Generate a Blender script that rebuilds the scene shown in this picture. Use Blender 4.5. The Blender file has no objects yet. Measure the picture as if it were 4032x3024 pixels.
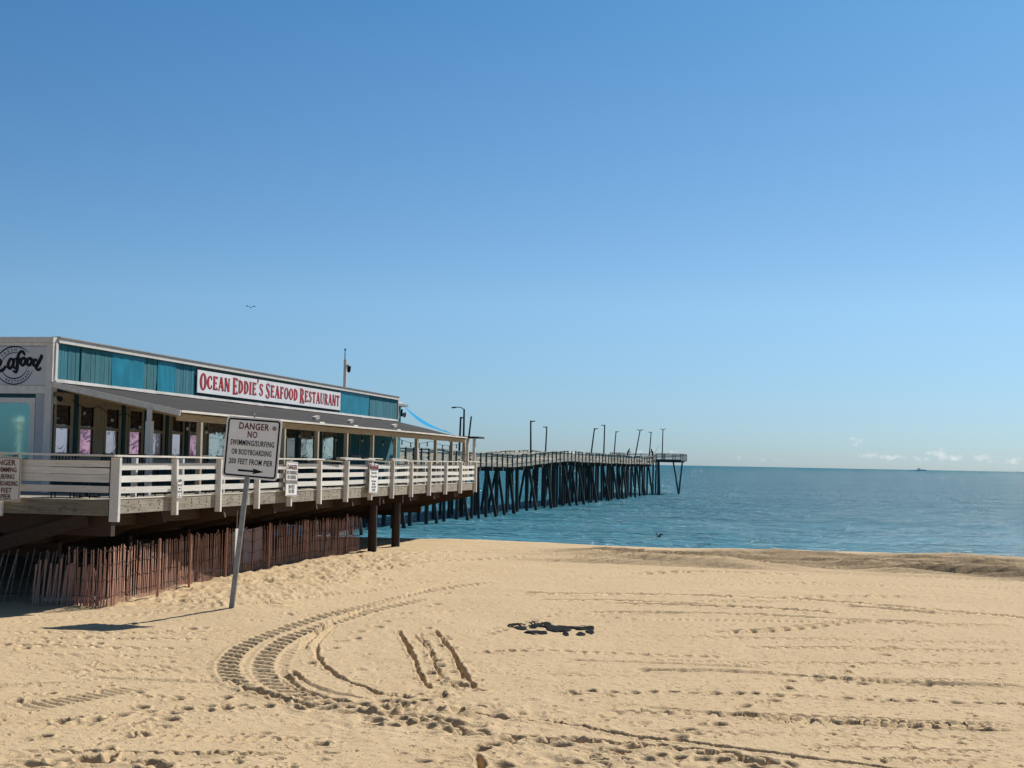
import bpy, math, random
import numpy as np
from mathutils import Vector, Matrix
random.seed(7)
RND = np.random.RandomState(11)
S = bpy.context.scene
COL = S.collection
rad = math.radians

# ------------------------------------------------------------------ camera
CAM_H = 3.2
cd = bpy.data.cameras.new('camera'); cam = bpy.data.objects.new('camera', cd); COL.objects.link(cam)
cd.sensor_width = 36.0; cd.lens = 50.0; cd.clip_start = 0.1; cd.clip_end = 60000
cam.matrix_world = (Matrix.Translation((0, 0, CAM_H)) @ Matrix.Rotation(rad(0.061), 4, 'Z')
                    @ Matrix.Rotation(rad(90 + 3.134), 4, 'X') @ Matrix.Rotation(rad(1.117), 4, 'Z'))
S.camera = cam

# ------------------------------------------------------------------ sky, sun, exposure
SUN_AZ, SUN_EL = 36.0, 42.0          # azimuth measured to the right of +Y
w = bpy.data.worlds.new('World'); S.world = w; w.use_nodes = True
nt = w.node_tree; N = nt.nodes; L = nt.links
bg = N['Background']; bg.inputs['Strength'].default_value = 0.0555
sky = N.new('ShaderNodeTexSky'); sky.sky_type = 'NISHITA'; sky.sun_disc = False
sky.sun_elevation = rad(SUN_EL); sky.sun_rotation = rad(SUN_AZ)
sky.altitude = 0; sky.air_density = 0.6; sky.dust_density = 0.5; sky.ozone_density = 4.0

def wmath(op, a, b=None, c=None, clamp=False):
    m = N.new('ShaderNodeMath'); m.operation = op; m.use_clamp = clamp
    for i, v in enumerate((a, b, c)):
        if v is None: continue
        if isinstance(v, (int, float)): m.inputs[i].default_value = v
        else: L.new(v, m.inputs[i])
    return m.outputs[0]
tc = N.new('ShaderNodeTexCoord'); sep = N.new('ShaderNodeSeparateXYZ'); L.new(tc.outputs['Generated'], sep.inputs[0])
az = wmath('MULTIPLY', wmath('ARCTAN2', sep.outputs[0], sep.outputs[1]), 57.2958)
el = wmath('MULTIPLY', wmath('ARCSINE', sep.outputs[2]), 57.2958)
cmb = N.new('ShaderNodeCombineXYZ'); L.new(az, cmb.inputs[0]); L.new(wmath('MULTIPLY', el, 1.5), cmb.inputs[1])
def wnoise(scale, detail, off):
    mp = N.new('ShaderNodeVectorMath'); mp.operation = 'ADD'; L.new(cmb.outputs[0], mp.inputs[0]); mp.inputs[1].default_value = (off, off*.7, 0)
    n = N.new('ShaderNodeTexNoise'); n.inputs['Scale'].default_value = scale; n.inputs['Detail'].default_value = detail
    L.new(mp.outputs[0], n.inputs['Vector']); return n.outputs['Fac']
puff = wnoise(2.6, 6, 3.1); wide = wnoise(.16, 2, 41.0)
cloud = None
# small cumulus far out over the sea: azimuth, elevation, half-widths (degrees), weight
for a0, e0, wa, we, g in [(13.62,1.10,.30,.20,.85),(14.0,1.02,.22,.10,.5),(14.2,.52,.50,.17,.75),(15.0,.44,.35,.12,.55),(16.75,.60,.55,.24,1.0),(17.3,.46,.6,.15,.8),(16.1,.42,.45,.12,.5),
                          (18.35,.50,.45,.18,.9),(19.2,.42,.8,.14,.75),(20.4,.55,.7,.25,.9),(22.5,.6,1.2,.25,.9),(2.6,.42,.5,.14,.45),(6.0,.5,.9,.12,.35),(9.8,.35,.8,.10,.3),
                          (26.5,.8,1.0,.3,.9),(-31,.7,1.4,.25,.8),(-24,.5,.9,.15,.6),(33,.6,1.6,.3,.9)]:
    da = wmath('DIVIDE', wmath('SUBTRACT', az, a0), wa); de = wmath('DIVIDE', wmath('SUBTRACT', el, e0), we)
    r2 = wmath('ADD', wmath('MULTIPLY', da, da), wmath('MULTIPLY', de, de))
    b = wmath('MULTIPLY', wmath('SUBTRACT', 1.25, r2), g)
    cloud = b if cloud is None else wmath('MAXIMUM', cloud, b)
cl = wmath('ADD', wmath('MULTIPLY', cloud, .5), wmath('MULTIPLY', wmath('SUBTRACT', puff, .56), 3.2))
cl = wmath('MULTIPLY', wmath('SMOOTH_MIN', cl, 1.0, .3), .9, clamp=True)
gm = N.new('ShaderNodeMix'); gm.data_type = 'RGBA'; gm.blend_type = 'MULTIPLY'; gm.inputs[0].default_value = 1.0
L.new(sky.outputs[0], gm.inputs[6])
tr = N.new('ShaderNodeValToRGB'); L.new(wmath('DIVIDE', el, 45.0, None, True), tr.inputs[0])      # clear, washed air: colour balance by height above the horizon
for i_, (ps, cc) in enumerate([(0.0, (.76, .96, 1.12)), (.14, (1.14, 1.45, 1.44)), (.42, (.73, 1.43, 1.63)), (1.0, (.95, 1.25, 1.35))]):
    e_ = tr.color_ramp.elements[i_] if i_ < 2 else tr.color_ramp.elements.new(ps)
    e_.position = ps; e_.color = (*[x/1.7 for x in cc], 1)
sc2 = N.new('ShaderNodeMix'); sc2.data_type = 'RGBA'; sc2.blend_type = 'MULTIPLY'; sc2.inputs[0].default_value = 1.0
L.new(tr.outputs[0], sc2.inputs[6]); sc2.inputs[7].default_value = (1.7, 1.7, 1.7, 1); sc2.clamp_result = False; gm.clamp_result = False
L.new(sc2.outputs[2], gm.inputs[7])
cm = N.new('ShaderNodeMix'); cm.data_type = 'RGBA'; L.new(cl, cm.inputs[0]); L.new(gm.outputs[2], cm.inputs[6]); cm.inputs[7].default_value = (11.6, 12.1, 12.6, 1)
L.new(cm.outputs[2], bg.inputs['Color'])

sd = bpy.data.lights.new('sun', 'SUN'); sun = bpy.data.objects.new('sun', sd); COL.objects.link(sun)
sd.energy = 5.0; sd.angle = rad(0.53); sd.color = (1.0, .955, .88)
sdir = Vector((math.sin(rad(SUN_AZ))*math.cos(rad(SUN_EL)), math.cos(rad(SUN_AZ))*math.cos(rad(SUN_EL)), math.sin(rad(SUN_EL))))
sun.rotation_euler = sdir.to_track_quat('Z', 'Y').to_euler(); sun.location = (40, 60, 60)
vs = S.view_settings; vs.view_transform = 'Standard'; vs.look = 'None'; vs.exposure = 0.3; vs.gamma = 1.0; vs.use_curve_mapping = False

# ------------------------------------------------------------------ materials
def new_mat(name):
    m = bpy.data.materials.new(name); m.use_nodes = True
    return m, m.node_tree.nodes, m.node_tree.links, m.node_tree.nodes['Principled BSDF']
def ramp(n, l, fac, stops):
    r = n.new('ShaderNodeValToRGB'); e = r.color_ramp.elements
    while len(e) < len(stops): e.new(.5)
    for i, (p, c) in enumerate(stops): e[i].position = p; e[i].color = (*c, 1)
    l.new(fac, r.inputs[0]); return r.outputs[0]
def noise(n, l, scale, detail=4, vec=None, rough=.55, dist=0.0):
    t = n.new('ShaderNodeTexNoise'); t.inputs['Scale'].default_value = scale; t.inputs['Detail'].default_value = detail
    t.inputs['Roughness'].default_value = rough; t.inputs['Distortion'].default_value = dist
    if vec is not None: l.new(vec, t.inputs['Vector'])
    return t.outputs['Fac']
def coords(n, l, scale=(1, 1, 1), jitter=True):
    t = n.new('ShaderNodeTexCoord'); v = t.outputs['Object']
    if jitter:                                           # every piece gets its own stretch of grain
        oi = n.new('ShaderNodeObjectInfo'); mu = n.new('ShaderNodeMath'); mu.operation = 'MULTIPLY'; mu.inputs[1].default_value = 37.0
        l.new(oi.outputs['Random'], mu.inputs[0]); ad = n.new('ShaderNodeVectorMath'); ad.operation = 'ADD'
        l.new(v, ad.inputs[0]); l.new(mu.outputs[0], ad.inputs[1]); v = ad.outputs[0]
    m = n.new('ShaderNodeMapping'); m.inputs['Scale'].default_value = scale; l.new(v, m.inputs['Vector']); return m.outputs[0]
def mixc(n, l, fac, a, b, mode='MIX'):
    x = n.new('ShaderNodeMix'); x.data_type = 'RGBA'; x.blend_type = mode
    for s, v in ((0, fac), (6, a), (7, b)):
        if isinstance(v, (int, float)): x.inputs[s].default_value = v
        elif isinstance(v, tuple): x.inputs[s].default_value = (*v, 1)
        else: l.new(v, x.inputs[s])
    return x.outputs[2]
def bump(n, l, p, h, strength, dist):
    b = n.new('ShaderNodeBump'); b.inputs['Strength'].default_value = strength; b.inputs['Distance'].default_value = dist
    l.new(h, b.inputs['Height']); l.new(b.outputs[0], p.inputs['Normal']); return b
def wood(name, light, dark, worn, wear=.5, grain=(9, .7, 9), rough=.85, tone=.25, bstr=.5):
    """painted or bare timber: grain streaks, worn spots, tone differing from piece to piece"""
    m, n, l, p = new_mat(name)
    v = coords(n, l, grain); g = noise(n, l, 3.0, 5, v, .65)
    c = ramp(n, l, g, [(.3, dark), (.62, light)])
    v2 = coords(n, l, (1.2, .5, 1.6)); s = noise(n, l, 2.6, 6, v2, .7)
    rr = n.new('ShaderNodeMapRange'); rr.inputs[1].default_value = 1-wear; rr.inputs[2].default_value = 1-wear+.14; l.new(s, rr.inputs[0])
    c = mixc(n, l, rr.outputs[0], c, worn)
    oi = n.new('ShaderNodeObjectInfo'); tr = n.new('ShaderNodeMapRange'); tr.inputs[3].default_value = 1-tone; tr.inputs[4].default_value = 1.0
    l.new(oi.outputs['Random'], tr.inputs[0])
    hs = n.new('ShaderNodeHueSaturation'); l.new(tr.outputs[0], hs.inputs['Value']); l.new(c, hs.inputs['Color'])
    l.new(hs.outputs[0], p.inputs['Base Color']); p.inputs['Roughness'].default_value = rough
    bump(n, l, p, g, bstr, .006); return m
def plain(name, col, rough=.6, metal=0.0, var=.15, scale=6.0, alpha=None):
    m, n, l, p = new_mat(name); v = coords(n, l); g = noise(n, l, scale, 5, v)
    c = ramp(n, l, g, [(.3, tuple(x*(1-var) for x in col)), (.7, col)])
    l.new(c, p.inputs['Base Color']); p.inputs['Roughness'].default_value = rough; p.inputs['Metallic'].default_value = metal
    p.inputs['Specular IOR Level'].default_value = .15
    return m
M = {}
M['white'] = wood('weathered white paint', (.84,.82,.76), (.66,.63,.57), (.42,.37,.30), .38, (6, .7, 14))
M['whitex'] = wood('weathered white paint crosswise', (.80,.77,.70), (.60,.56,.49), (.40,.35,.28), .38, (.7, 6, 14))
M['cap'] = wood('bleached rail cap', (.80,.77,.69), (.56,.51,.43), (.36,.30,.23), .40, (9, .5, 9))
M['fascia'] = wood('bare grey fascia timber', (.40,.36,.28), (.20,.17,.125), (.13,.10,.07), .44, (9, .6, 12), bstr=.9)
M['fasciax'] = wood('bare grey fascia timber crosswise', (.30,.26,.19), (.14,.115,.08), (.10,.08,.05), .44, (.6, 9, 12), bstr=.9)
M['trim'] = wood('cream building trim', (.72,.69,.63), (.58,.55,.50), (.36,.33,.29), .33, (3, 3, .8), tone=.12)
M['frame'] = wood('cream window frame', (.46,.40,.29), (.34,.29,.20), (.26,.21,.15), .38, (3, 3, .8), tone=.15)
M['beam'] = wood('raw yellow pine beam', (.46,.33,.17), (.30,.20,.095), (.22,.15,.08), .38, (9, .6, 9), tone=.15)
M['timber'] = wood('treated brown timber', (.062,.031,.014), (.028,.015,.008), (.018,.011,.007), .42, (7, .6, 9))
M['pile'] = wood('creosoted deck pile', (.050,.030,.019), (.020,.014,.011), (.014,.012,.010), .46, (5, 5, .5))
M['teal'] = wood('teal painted siding', (.014,.225,.290), (.006,.115,.155), (.040,.160,.165), .36, (11, 11, .8), tone=.32)
M['tealold'] = wood('peeling teal siding', (.020,.205,.240), (.007,.085,.105), (.055,.175,.175), .40, (13, 13, 1.2), tone=.25, bstr=1.)
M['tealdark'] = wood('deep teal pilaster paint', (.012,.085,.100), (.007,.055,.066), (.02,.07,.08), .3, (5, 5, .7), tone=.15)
M['bluesheet'] = plain('faded blue sheet', (.010,.245,.350), .5, 0, .35, 1.6)
M['slat'] = wood('brown fence slat', (.62,.335,.235), (.42,.215,.145), (.50,.34,.25), .42, (14, 14, .8), tone=.35)
M['slatgrey'] = wood('grey fence slat', (.26,.24,.22), (.14,.13,.12), (.16,.15,.13), .42, (14, 14, .8), tone=.35)
M['roof'] = plain('dark rolled roofing', (.050,.047,.046), .95, 0, .45, 1.2)
M['flash'] = plain('grey roof flashing', (.36,.35,.34), .7, 0, .35, 1.3)
M['black'] = plain('black metal', (.012,.012,.014), .45, .3)
M['galv'] = plain('galvanised steel', (.34,.34,.33), .5, .6, .35)
M['signface'] = plain('sign white sheet', (.90,.90,.88), .5, 0, .10, 3)
M['oldsign'] = plain('yellowed sign sheet', (.74,.70,.62), .5, 0, .12, 3)
M['board'] = plain('white painted sign board', (.80,.80,.80), .55, 0, .14, 1.1)
M['boardgrey'] = plain('pale grey sign board', (.56,.57,.58), .55, 0, .12, 1.6)
M['ink'] = plain('black print', (.012,.012,.013), .5)
M['navy'] = plain('navy print', (.020,.035,.085), .5)
M['maroon'] = plain('maroon print', (.16,.018,.028), .5)
M['red'] = plain('red letter paint', (.52,.035,.045), .5, 0, .25, 5)
M['darkred'] = plain('dark red letter edge', (.23,.018,.03), .5)
M['brownink'] = plain('brown print', (.14,.040,.028), .5)
M['greyink'] = plain('faded grey print', (.30,.28,.26), .5)
M['wallwhite'] = plain('white plaster wall', (.46,.48,.49), .7, 0, .2, 1.5)
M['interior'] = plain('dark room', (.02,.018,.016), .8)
M['tarp'] = plain('blue tarp', (.045,.30,.56), .5, 0, .3, 1.5)
M['bulb'] = plain('frosted bulb', (.4,.4,.37), .3)
M['wire'] = plain('rusty wire', (.09,.06,.045), .7)
M['plastic'] = plain('black plastic sheet', (.006,.0065,.0075), .85, 0, .3)
M['plastic'].node_tree.nodes['Principled BSDF'].inputs['Specular IOR Level'].default_value = .05
M['bird'] = plain('dark gull feathers', (.03,.03,.035), .8)
M['skin'] = plain('skin', (.42,.25,.18), .6)
M['coat'] = plain('slate blue jacket', (.05,.07,.10), .8)
M['redcoat'] = plain('dark red jacket', (.10,.018,.022), .8)
M['hair'] = plain('dark hat', (.015,.013,.013), .8)
M['ship'] = plain('haze paled ship', (.86,.88,.90), .8)  # distance haze is put into this lightened hull colour
M['pier'] = wood('grey pier timber', (.52,.46,.35), (.27,.235,.175), (.15,.13,.095), .40, (3, .3, 4), tone=.3)
M['pierdark'] = wood('dark pier timber', (.085,.074,.058), (.036,.032,.027), (.020,.019,.018), .44, (3, .4, 4), tone=.3)
M['pierpile'] = wood('tarred pier pile', (.062,.070,.056), (.026,.033,.029), (.075,.066,.046), .36, (4, 4, .35), tone=.5)
M['stone'] = plain('grey debris', (.30,.28,.25), .9)
M['bin'] = plain('black bin plastic', (.014,.014,.016), .5)

m, n, l, p = new_mat('blue tarp'); M['tarp'] = m
tb = n.new('ShaderNodeBsdfTranslucent'); tb.inputs['Color'].default_value = (.05, .36, .68, 1); ms = n.new('ShaderNodeMixShader'); ms.inputs[0].default_value = .55
p.inputs['Base Color'].default_value = (.045, .30, .56, 1); p.inputs['Roughness'].default_value = .6
l.new(p.outputs[0], ms.inputs[1]); l.new(tb.outputs[0], ms.inputs[2]); l.new(ms.outputs[0], n['Material Output'].inputs['Surface'])

def glass(name, tint, metal, rough, wob, spec=.5):
    m, n, l, p = new_mat(name); v = coords(n, l, (1, 1, 1)); g = noise(n, l, 2.2, 2, v, .5, .8)
    p.inputs['Base Color'].default_value = (*tint, 1); p.inputs['Metallic'].default_value = metal
    p.inputs['Roughness'].default_value = rough; p.inputs['Specular IOR Level'].default_value = spec
    bump(n, l, p, g, wob, .02); return m
M['glass'] = glass('dark window glass', (.17,.16,.165), .75, .04, .10)
M['filmglass'] = glass('lilac filmed glass', (.60,.52,.62), .80, .05, .14)
M['pinkglass'] = glass('crinkled pink film', (.95,.42,.57), .82, .10, 1.0)
M['paleglass'] = glass('pale window glass', (.50,.56,.57), .8, .05, .22)
M['tealglass'] = glass('green tinted glass', (.20,.36,.33), .8, .04, .02)

# water
m, n, l, p = new_mat('sea water'); M['water'] = m
gc = n.new('ShaderNodeNewGeometry')
mp = n.new('ShaderNodeMapping'); mp.inputs['Rotation'].default_value = (0, 0, rad(12)); mp.inputs['Scale'].default_value = (.40, 1.0, 1); l.new(gc.outputs['Position'], mp.inputs['Vector'])
w1 = noise(n, l, .35, 6, mp.outputs[0], .62, .3); w2 = noise(n, l, 1.7, 4, mp.outputs[0], .6); w3 = noise(n, l, .025, 3, mp.outputs[0], .5)
ad = n.new('ShaderNodeMath'); ad.operation = 'MULTIPLY_ADD'; l.new(w2, ad.inputs[0]); ad.inputs[1].default_value = .30; l.new(w1, ad.inputs[2])
p.inputs['Roughness'].default_value = .16; p.inputs['IOR'].default_value = 1.33; p.inputs['Specular IOR Level'].default_value = .0
mq = n.new('ShaderNodeMapping'); mq.inputs['Rotation'].default_value = (0, 0, rad(12)); mq.inputs['Scale'].default_value = (.18, 1.0, 1); l.new(gc.outputs['Position'], mq.inputs['Vector'])
w4 = noise(n, l, .09, 5, mq.outputs[0], .65)
l.new(ramp(n, l, w4, [(.33, (.018,.112,.160)), (.66, (.030,.146,.200))]), p.inputs['Base Color'])
sy_ = n.new('ShaderNodeSeparateXYZ'); l.new(gc.outputs['Position'], sy_.inputs[0]); sh = n.new('ShaderNodeMapRange'); sh.inputs[1].default_value = 85; sh.inputs[2].default_value = 190; sh.inputs[3].default_value = 1; sh.inputs[4].default_value = 0; l.new(sy_.outputs[1], sh.inputs[0])
bc = mixc(n, l, sh.outputs[0], p.inputs['Base Color'].links[0].from_socket, ramp(n, l, w4, [(.33, (.048,.165,.215)), (.66, (.080,.225,.295))])); l.new(bc, p.inputs['Base Color'])      # shallower water over sand
a2 = n.new('ShaderNodeMath'); a2.operation = 'MULTIPLY_ADD'; l.new(w4, a2.inputs[0]); a2.inputs[1].default_value = 2.2; l.new(ad.outputs[0], a2.inputs[2]); ad = a2
bn = bump(n, l, p, ad.outputs[0], 1.0, 1.6)
gl = n.new('ShaderNodeBsdfGlossy'); gl.inputs['Roughness'].default_value = .14; l.new(bn.outputs[0], gl.inputs['Normal']); mx = n.new('ShaderNodeMixShader'); fr = n.new('ShaderNodeFresnel'); fr.inputs['IOR'].default_value = 1.2; l.new(bn.outputs[0], fr.inputs['Normal']); cp = n.new('ShaderNodeMath'); cp.operation = 'MINIMUM'; cp.inputs[1].default_value = .15; l.new(fr.outputs[0], cp.inputs[0]); l.new(cp.outputs[0], mx.inputs[0])   # choppy water never turns into a full mirror at grazing angles
l.new(p.outputs[0], mx.inputs[1]); l.new(gl.outputs[0], mx.inputs[2]); l.new(mx.outputs[0], n['Material Output'].inputs['Surface'])

# sand
m, n, l, p = new_mat('beach sand'); M['sand'] = m
gc = n.new('ShaderNodeNewGeometry'); P_ = gc.outputs['Position']
g1 = noise(n, l, 34, 3, P_, .7); g2 = noise(n, l, .55, 5, P_, .6); g3 = noise(n, l, 7.0, 5, P_, .65)
c = ramp(n, l, g2, [(.3, (.492,.353,.200)), (.7, (.548,.402,.240))])
c = mixc(n, l, .28, c, ramp(n, l, g1, [(.35, (.37,.27,.145)), (.65, (.58,.44,.27))]))
at = n.new('ShaderNodeAttribute'); at.attribute_name = 'wet'; at.attribute_type = 'GEOMETRY'
g5 = noise(n, l, 55, 2, P_, .5); sp_ = n.new('ShaderNodeMapRange'); sp_.inputs[1].default_value = .66; sp_.inputs[2].default_value = .72; sp_.inputs[4].default_value = .55; l.new(g5, sp_.inputs[0])
c = mixc(n, l, sp_.outputs[0], c, (.16,.12,.075))           # shell and grit specks
wm = n.new('ShaderNodeMath'); wm.operation = 'MULTIPLY'; l.new(at.outputs['Fac'], wm.inputs[0]); l.new(ramp(n, l, g3, [(.25, (.5,.5,.5)), (.6, (1,1,1))]), wm.inputs[1])
c = mixc(n, l, wm.outputs[0], c, (.165,.115,.063))
l.new(c, p.inputs['Base Color']); p.inputs['Roughness'].default_value = .95; p.inputs['Specular IOR Level'].default_value = .15
hm = n.new('ShaderNodeMath'); hm.operation = 'MULTIPLY_ADD'; l.new(g3, hm.inputs[0]); hm.inputs[1].default_value = 1.0; l.new(g1, hm.inputs[2])
g4 = noise(n, l, 11.0, 3, P_, .6)                          # thumb-sized pocks left by rain and feet
pk = n.new('ShaderNodeMapRange'); pk.interpolation_type = 'SMOOTHSTEP'; pk.inputs[1].default_value = .33; pk.inputs[2].default_value = .41; l.new(g4, pk.inputs[0])
h2 = n.new('ShaderNodeMath'); h2.operation = 'MULTIPLY_ADD'; l.new(pk.outputs[0], h2.inputs[0]); h2.inputs[1].default_value = 2.3; l.new(hm.outputs[0], h2.inputs[2])
bump(n, l, p, h2.outputs[0], .70, .022)

# ------------------------------------------------------------------ builders
class MB:
    """collects boxes, beams and tubes into one mesh"""
    def __init__(s): s.v = []; s.f = []; s.sm = []
    def add(s, vs, fs, smooth=False):
        o = len(s.v); s.v += [tuple(v) for v in vs]; s.f += [tuple(i+o for i in f) for f in fs]; s.sm += [smooth]*len(fs); return s
    def box(s, x0, x1, y0, y1, z0, z1, M4=None):
        vs = [(x, y, z) for z in (z0, z1) for y in (y0, y1) for x in (x0, x1)]
        if M4 is not None: vs = [M4 @ Vector(v) for v in vs]
        return s.add(vs, [(0,2,3,1),(4,5,7,6),(0,1,5,4),(1,3,7,5),(3,2,6,7),(2,0,4,6)])
    def beam(s, p0, p1, w_, h_, up=(0,0,1)):
        p0, p1 = Vector(p0), Vector(p1); d = (p1-p0).normalized(); u = Vector(up)
        if abs(d.dot(u)) > .98: u = Vector((0,1,0))
        r = d.cross(u).normalized()*(w_/2); u = r.cross(d).normalized()*(h_/2)
        vs = [p+a*r+b*u for p in (p0, p1) for b in (-1, 1) for a in (-1, 1)]
        return s.add(vs, [(0,2,3,1),(4,5,7,6),(0,1,5,4),(1,3,7,5),(3,2,6,7),(2,0,4,6)])
    def tube(s, p0, p1, r0, r1=None, k=8, caps=True):
        r1 = r0 if r1 is None else r1
        p0, p1 = Vector(p0), Vector(p1); d = (p1-p0).normalized(); u = Vector((0,0,1)) if abs(d.z) < .95 else Vector((1,0,0))
        a = d.cross(u).normalized(); b = d.cross(a)
        vs = [p+(math.cos(t)*a+math.sin(t)*b)*r for p, r in ((p0, r0), (p1, r1)) for t in [2*math.pi*i/k for i in range(k)]]
        s.add(vs, [(i, (i+1) % k, k+(i+1) % k, k+i) for i in range(k)], True)
        if caps: s.add(vs, [tuple(range(k-1, -1, -1)), tuple(range(k, 2*k))])
        return s
    def poly(s, pts, r, k=6):
        for a, b in zip(pts[:-1], pts[1:]): s.tube(a, b, r, r, k)
        return s
    def ball(s, c, r, k=8, sz=1.0):
        vs = []; fs = []
        for i in range(k//2+1):
            th = math.pi*i/(k//2)
            for j in range(k): vs.append((c[0]+r*math.sin(th)*math.cos(2*math.pi*j/k), c[1]+r*math.sin(th)*math.sin(2*math.pi*j/k), c[2]+r*sz*math.cos(th)))
        for i in range(k//2):
            for j in range(k): fs.append((i*k+j, (i+1)*k+j, (i+1)*k+(j+1) % k, i*k+(j+1) % k))
        return s.add(vs, fs, True)
    def prism(s, pts, off):
        """flat outline given as 3-D points, thickened by the vector off"""
        k = len(pts); off = Vector(off); vs = [Vector(p) for p in pts]+[Vector(p)+off for p in pts]
        return s.add(vs, [tuple(range(k)), tuple(range(2*k-1, k-1, -1))]+[(i, i+k, (i+1) % k+k, (i+1) % k) for i in range(k)])
    def build(s, name, mat, parent=None, fix=True):
        me = bpy.data.meshes.new(name); me.from_pydata(s.v, [], s.f); me.polygons.foreach_set('use_smooth', s.sm)
        if fix:
            import bmesh
            bm = bmesh.new(); bm.from_mesh(me); bmesh.ops.recalc_face_normals(bm, faces=bm.faces); bm.to_mesh(me); bm.free()
        me.materials.append(mat if not isinstance(mat, str) else M[mat])
        o = bpy.data.objects.new(name, me); COL.objects.link(o); o.parent = parent; return o
def tag(o, label=None, cat=None, group=None, kind=None):
    for k, v in (('label', label), ('category', cat), ('group', group), ('kind', kind)):
        if v: o[k] = v
    return o
def empty(name, loc=(0,0,0), rz=0.0, label=None, cat=None, group=None):
    o = bpy.data.objects.new(name, None); COL.objects.link(o); o.location = loc; o.rotation_euler = (0, 0, rz); o.empty_display_size = .3
    return tag(o, label, cat, group)
def copy_tree(o, parent=None):
    c = o.copy(); COL.objects.link(c); c.parent = parent
    for ch in o.children: copy_tree(ch, c)
    return c

# frame of the restaurant deck: origin under its near corner post, local +Y runs seaward along the deck, +X out over the sand
CX, CY, DANG = -8.39, 30.0, rad(-11.41)
UX, UY = math.sin(-DANG), math.cos(-DANG)                 # seaward direction
NX, NY = UY, -UX
def to_world(x, y): return CX+NX*x+UX*y, CY+NY*x+UY*y
def to_local(X, Y): return (X-CX)*NX+(Y-CY)*NY, (X-CX)*UX+(Y-CY)*UY
def frame_empty(name, x, y, z, label, cat, group=None):
    X, Y = to_world(x, y); return empty(name, (X, Y, z), DANG, label, cat, group)
WATER = -2.3
# ------------------------------------------------------------------ terrain
TAB = RND.rand(256, 256)
def vnoise(x, y, s=0):
    x = np.asarray(x, float)+s*17.31; y = np.asarray(y, float)+s*5.77
    xi = np.floor(x).astype(int); yi = np.floor(y).astype(int); fx = x-xi; fy = y-yi
    fx = fx*fx*(3-2*fx); fy = fy*fy*(3-2*fy); a = xi & 255; b = yi & 255; a1 = (a+1) & 255; b1 = (b+1) & 255
    return (TAB[a, b]*(1-fx)+TAB[a1, b]*fx)*(1-fy)+(TAB[a, b1]*(1-fx)+TAB[a1, b1]*fx)*fy-.5
def sstep(a, b, x): t = np.clip((x-a)/(b-a), 0, 1); return t*t*(3-2*t)
def base_height(X, Y):
    X = np.asarray(X, float); Y = np.asarray(Y, float)
    lx = (X-CX)*NX+(Y-CY)*NY; ly = (X-CX)*UX+(Y-CY)*UY
    z = .10*vnoise(X*.13, Y*.10, 1)+.05*vnoise(X*.4, Y*.3, 2)
    z = z+.13*np.exp(-((lx-2.2)/1.6)**2)*sstep(-3, 1, ly)*(1-sstep(14, 22, ly))
    z = z+.13*np.exp(-((ly-25.5-.4*vnoise(lx*.2, ly*0, 4))/2.6)**2)*sstep(6, 14, lx)
    ly2 = ly+1.5*vnoise(lx*.06, ly*0, 6)
    drop = np.clip(ly2-27.0, 0, None); z = z-np.where(drop < 4, drop*drop/4*.052, (drop-2)*.104)
    return np.maximum(z, -5.0+.0*X)
def sand_z(X, Y): return float(base_height(np.array([X]), np.array([Y]))[0])

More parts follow.
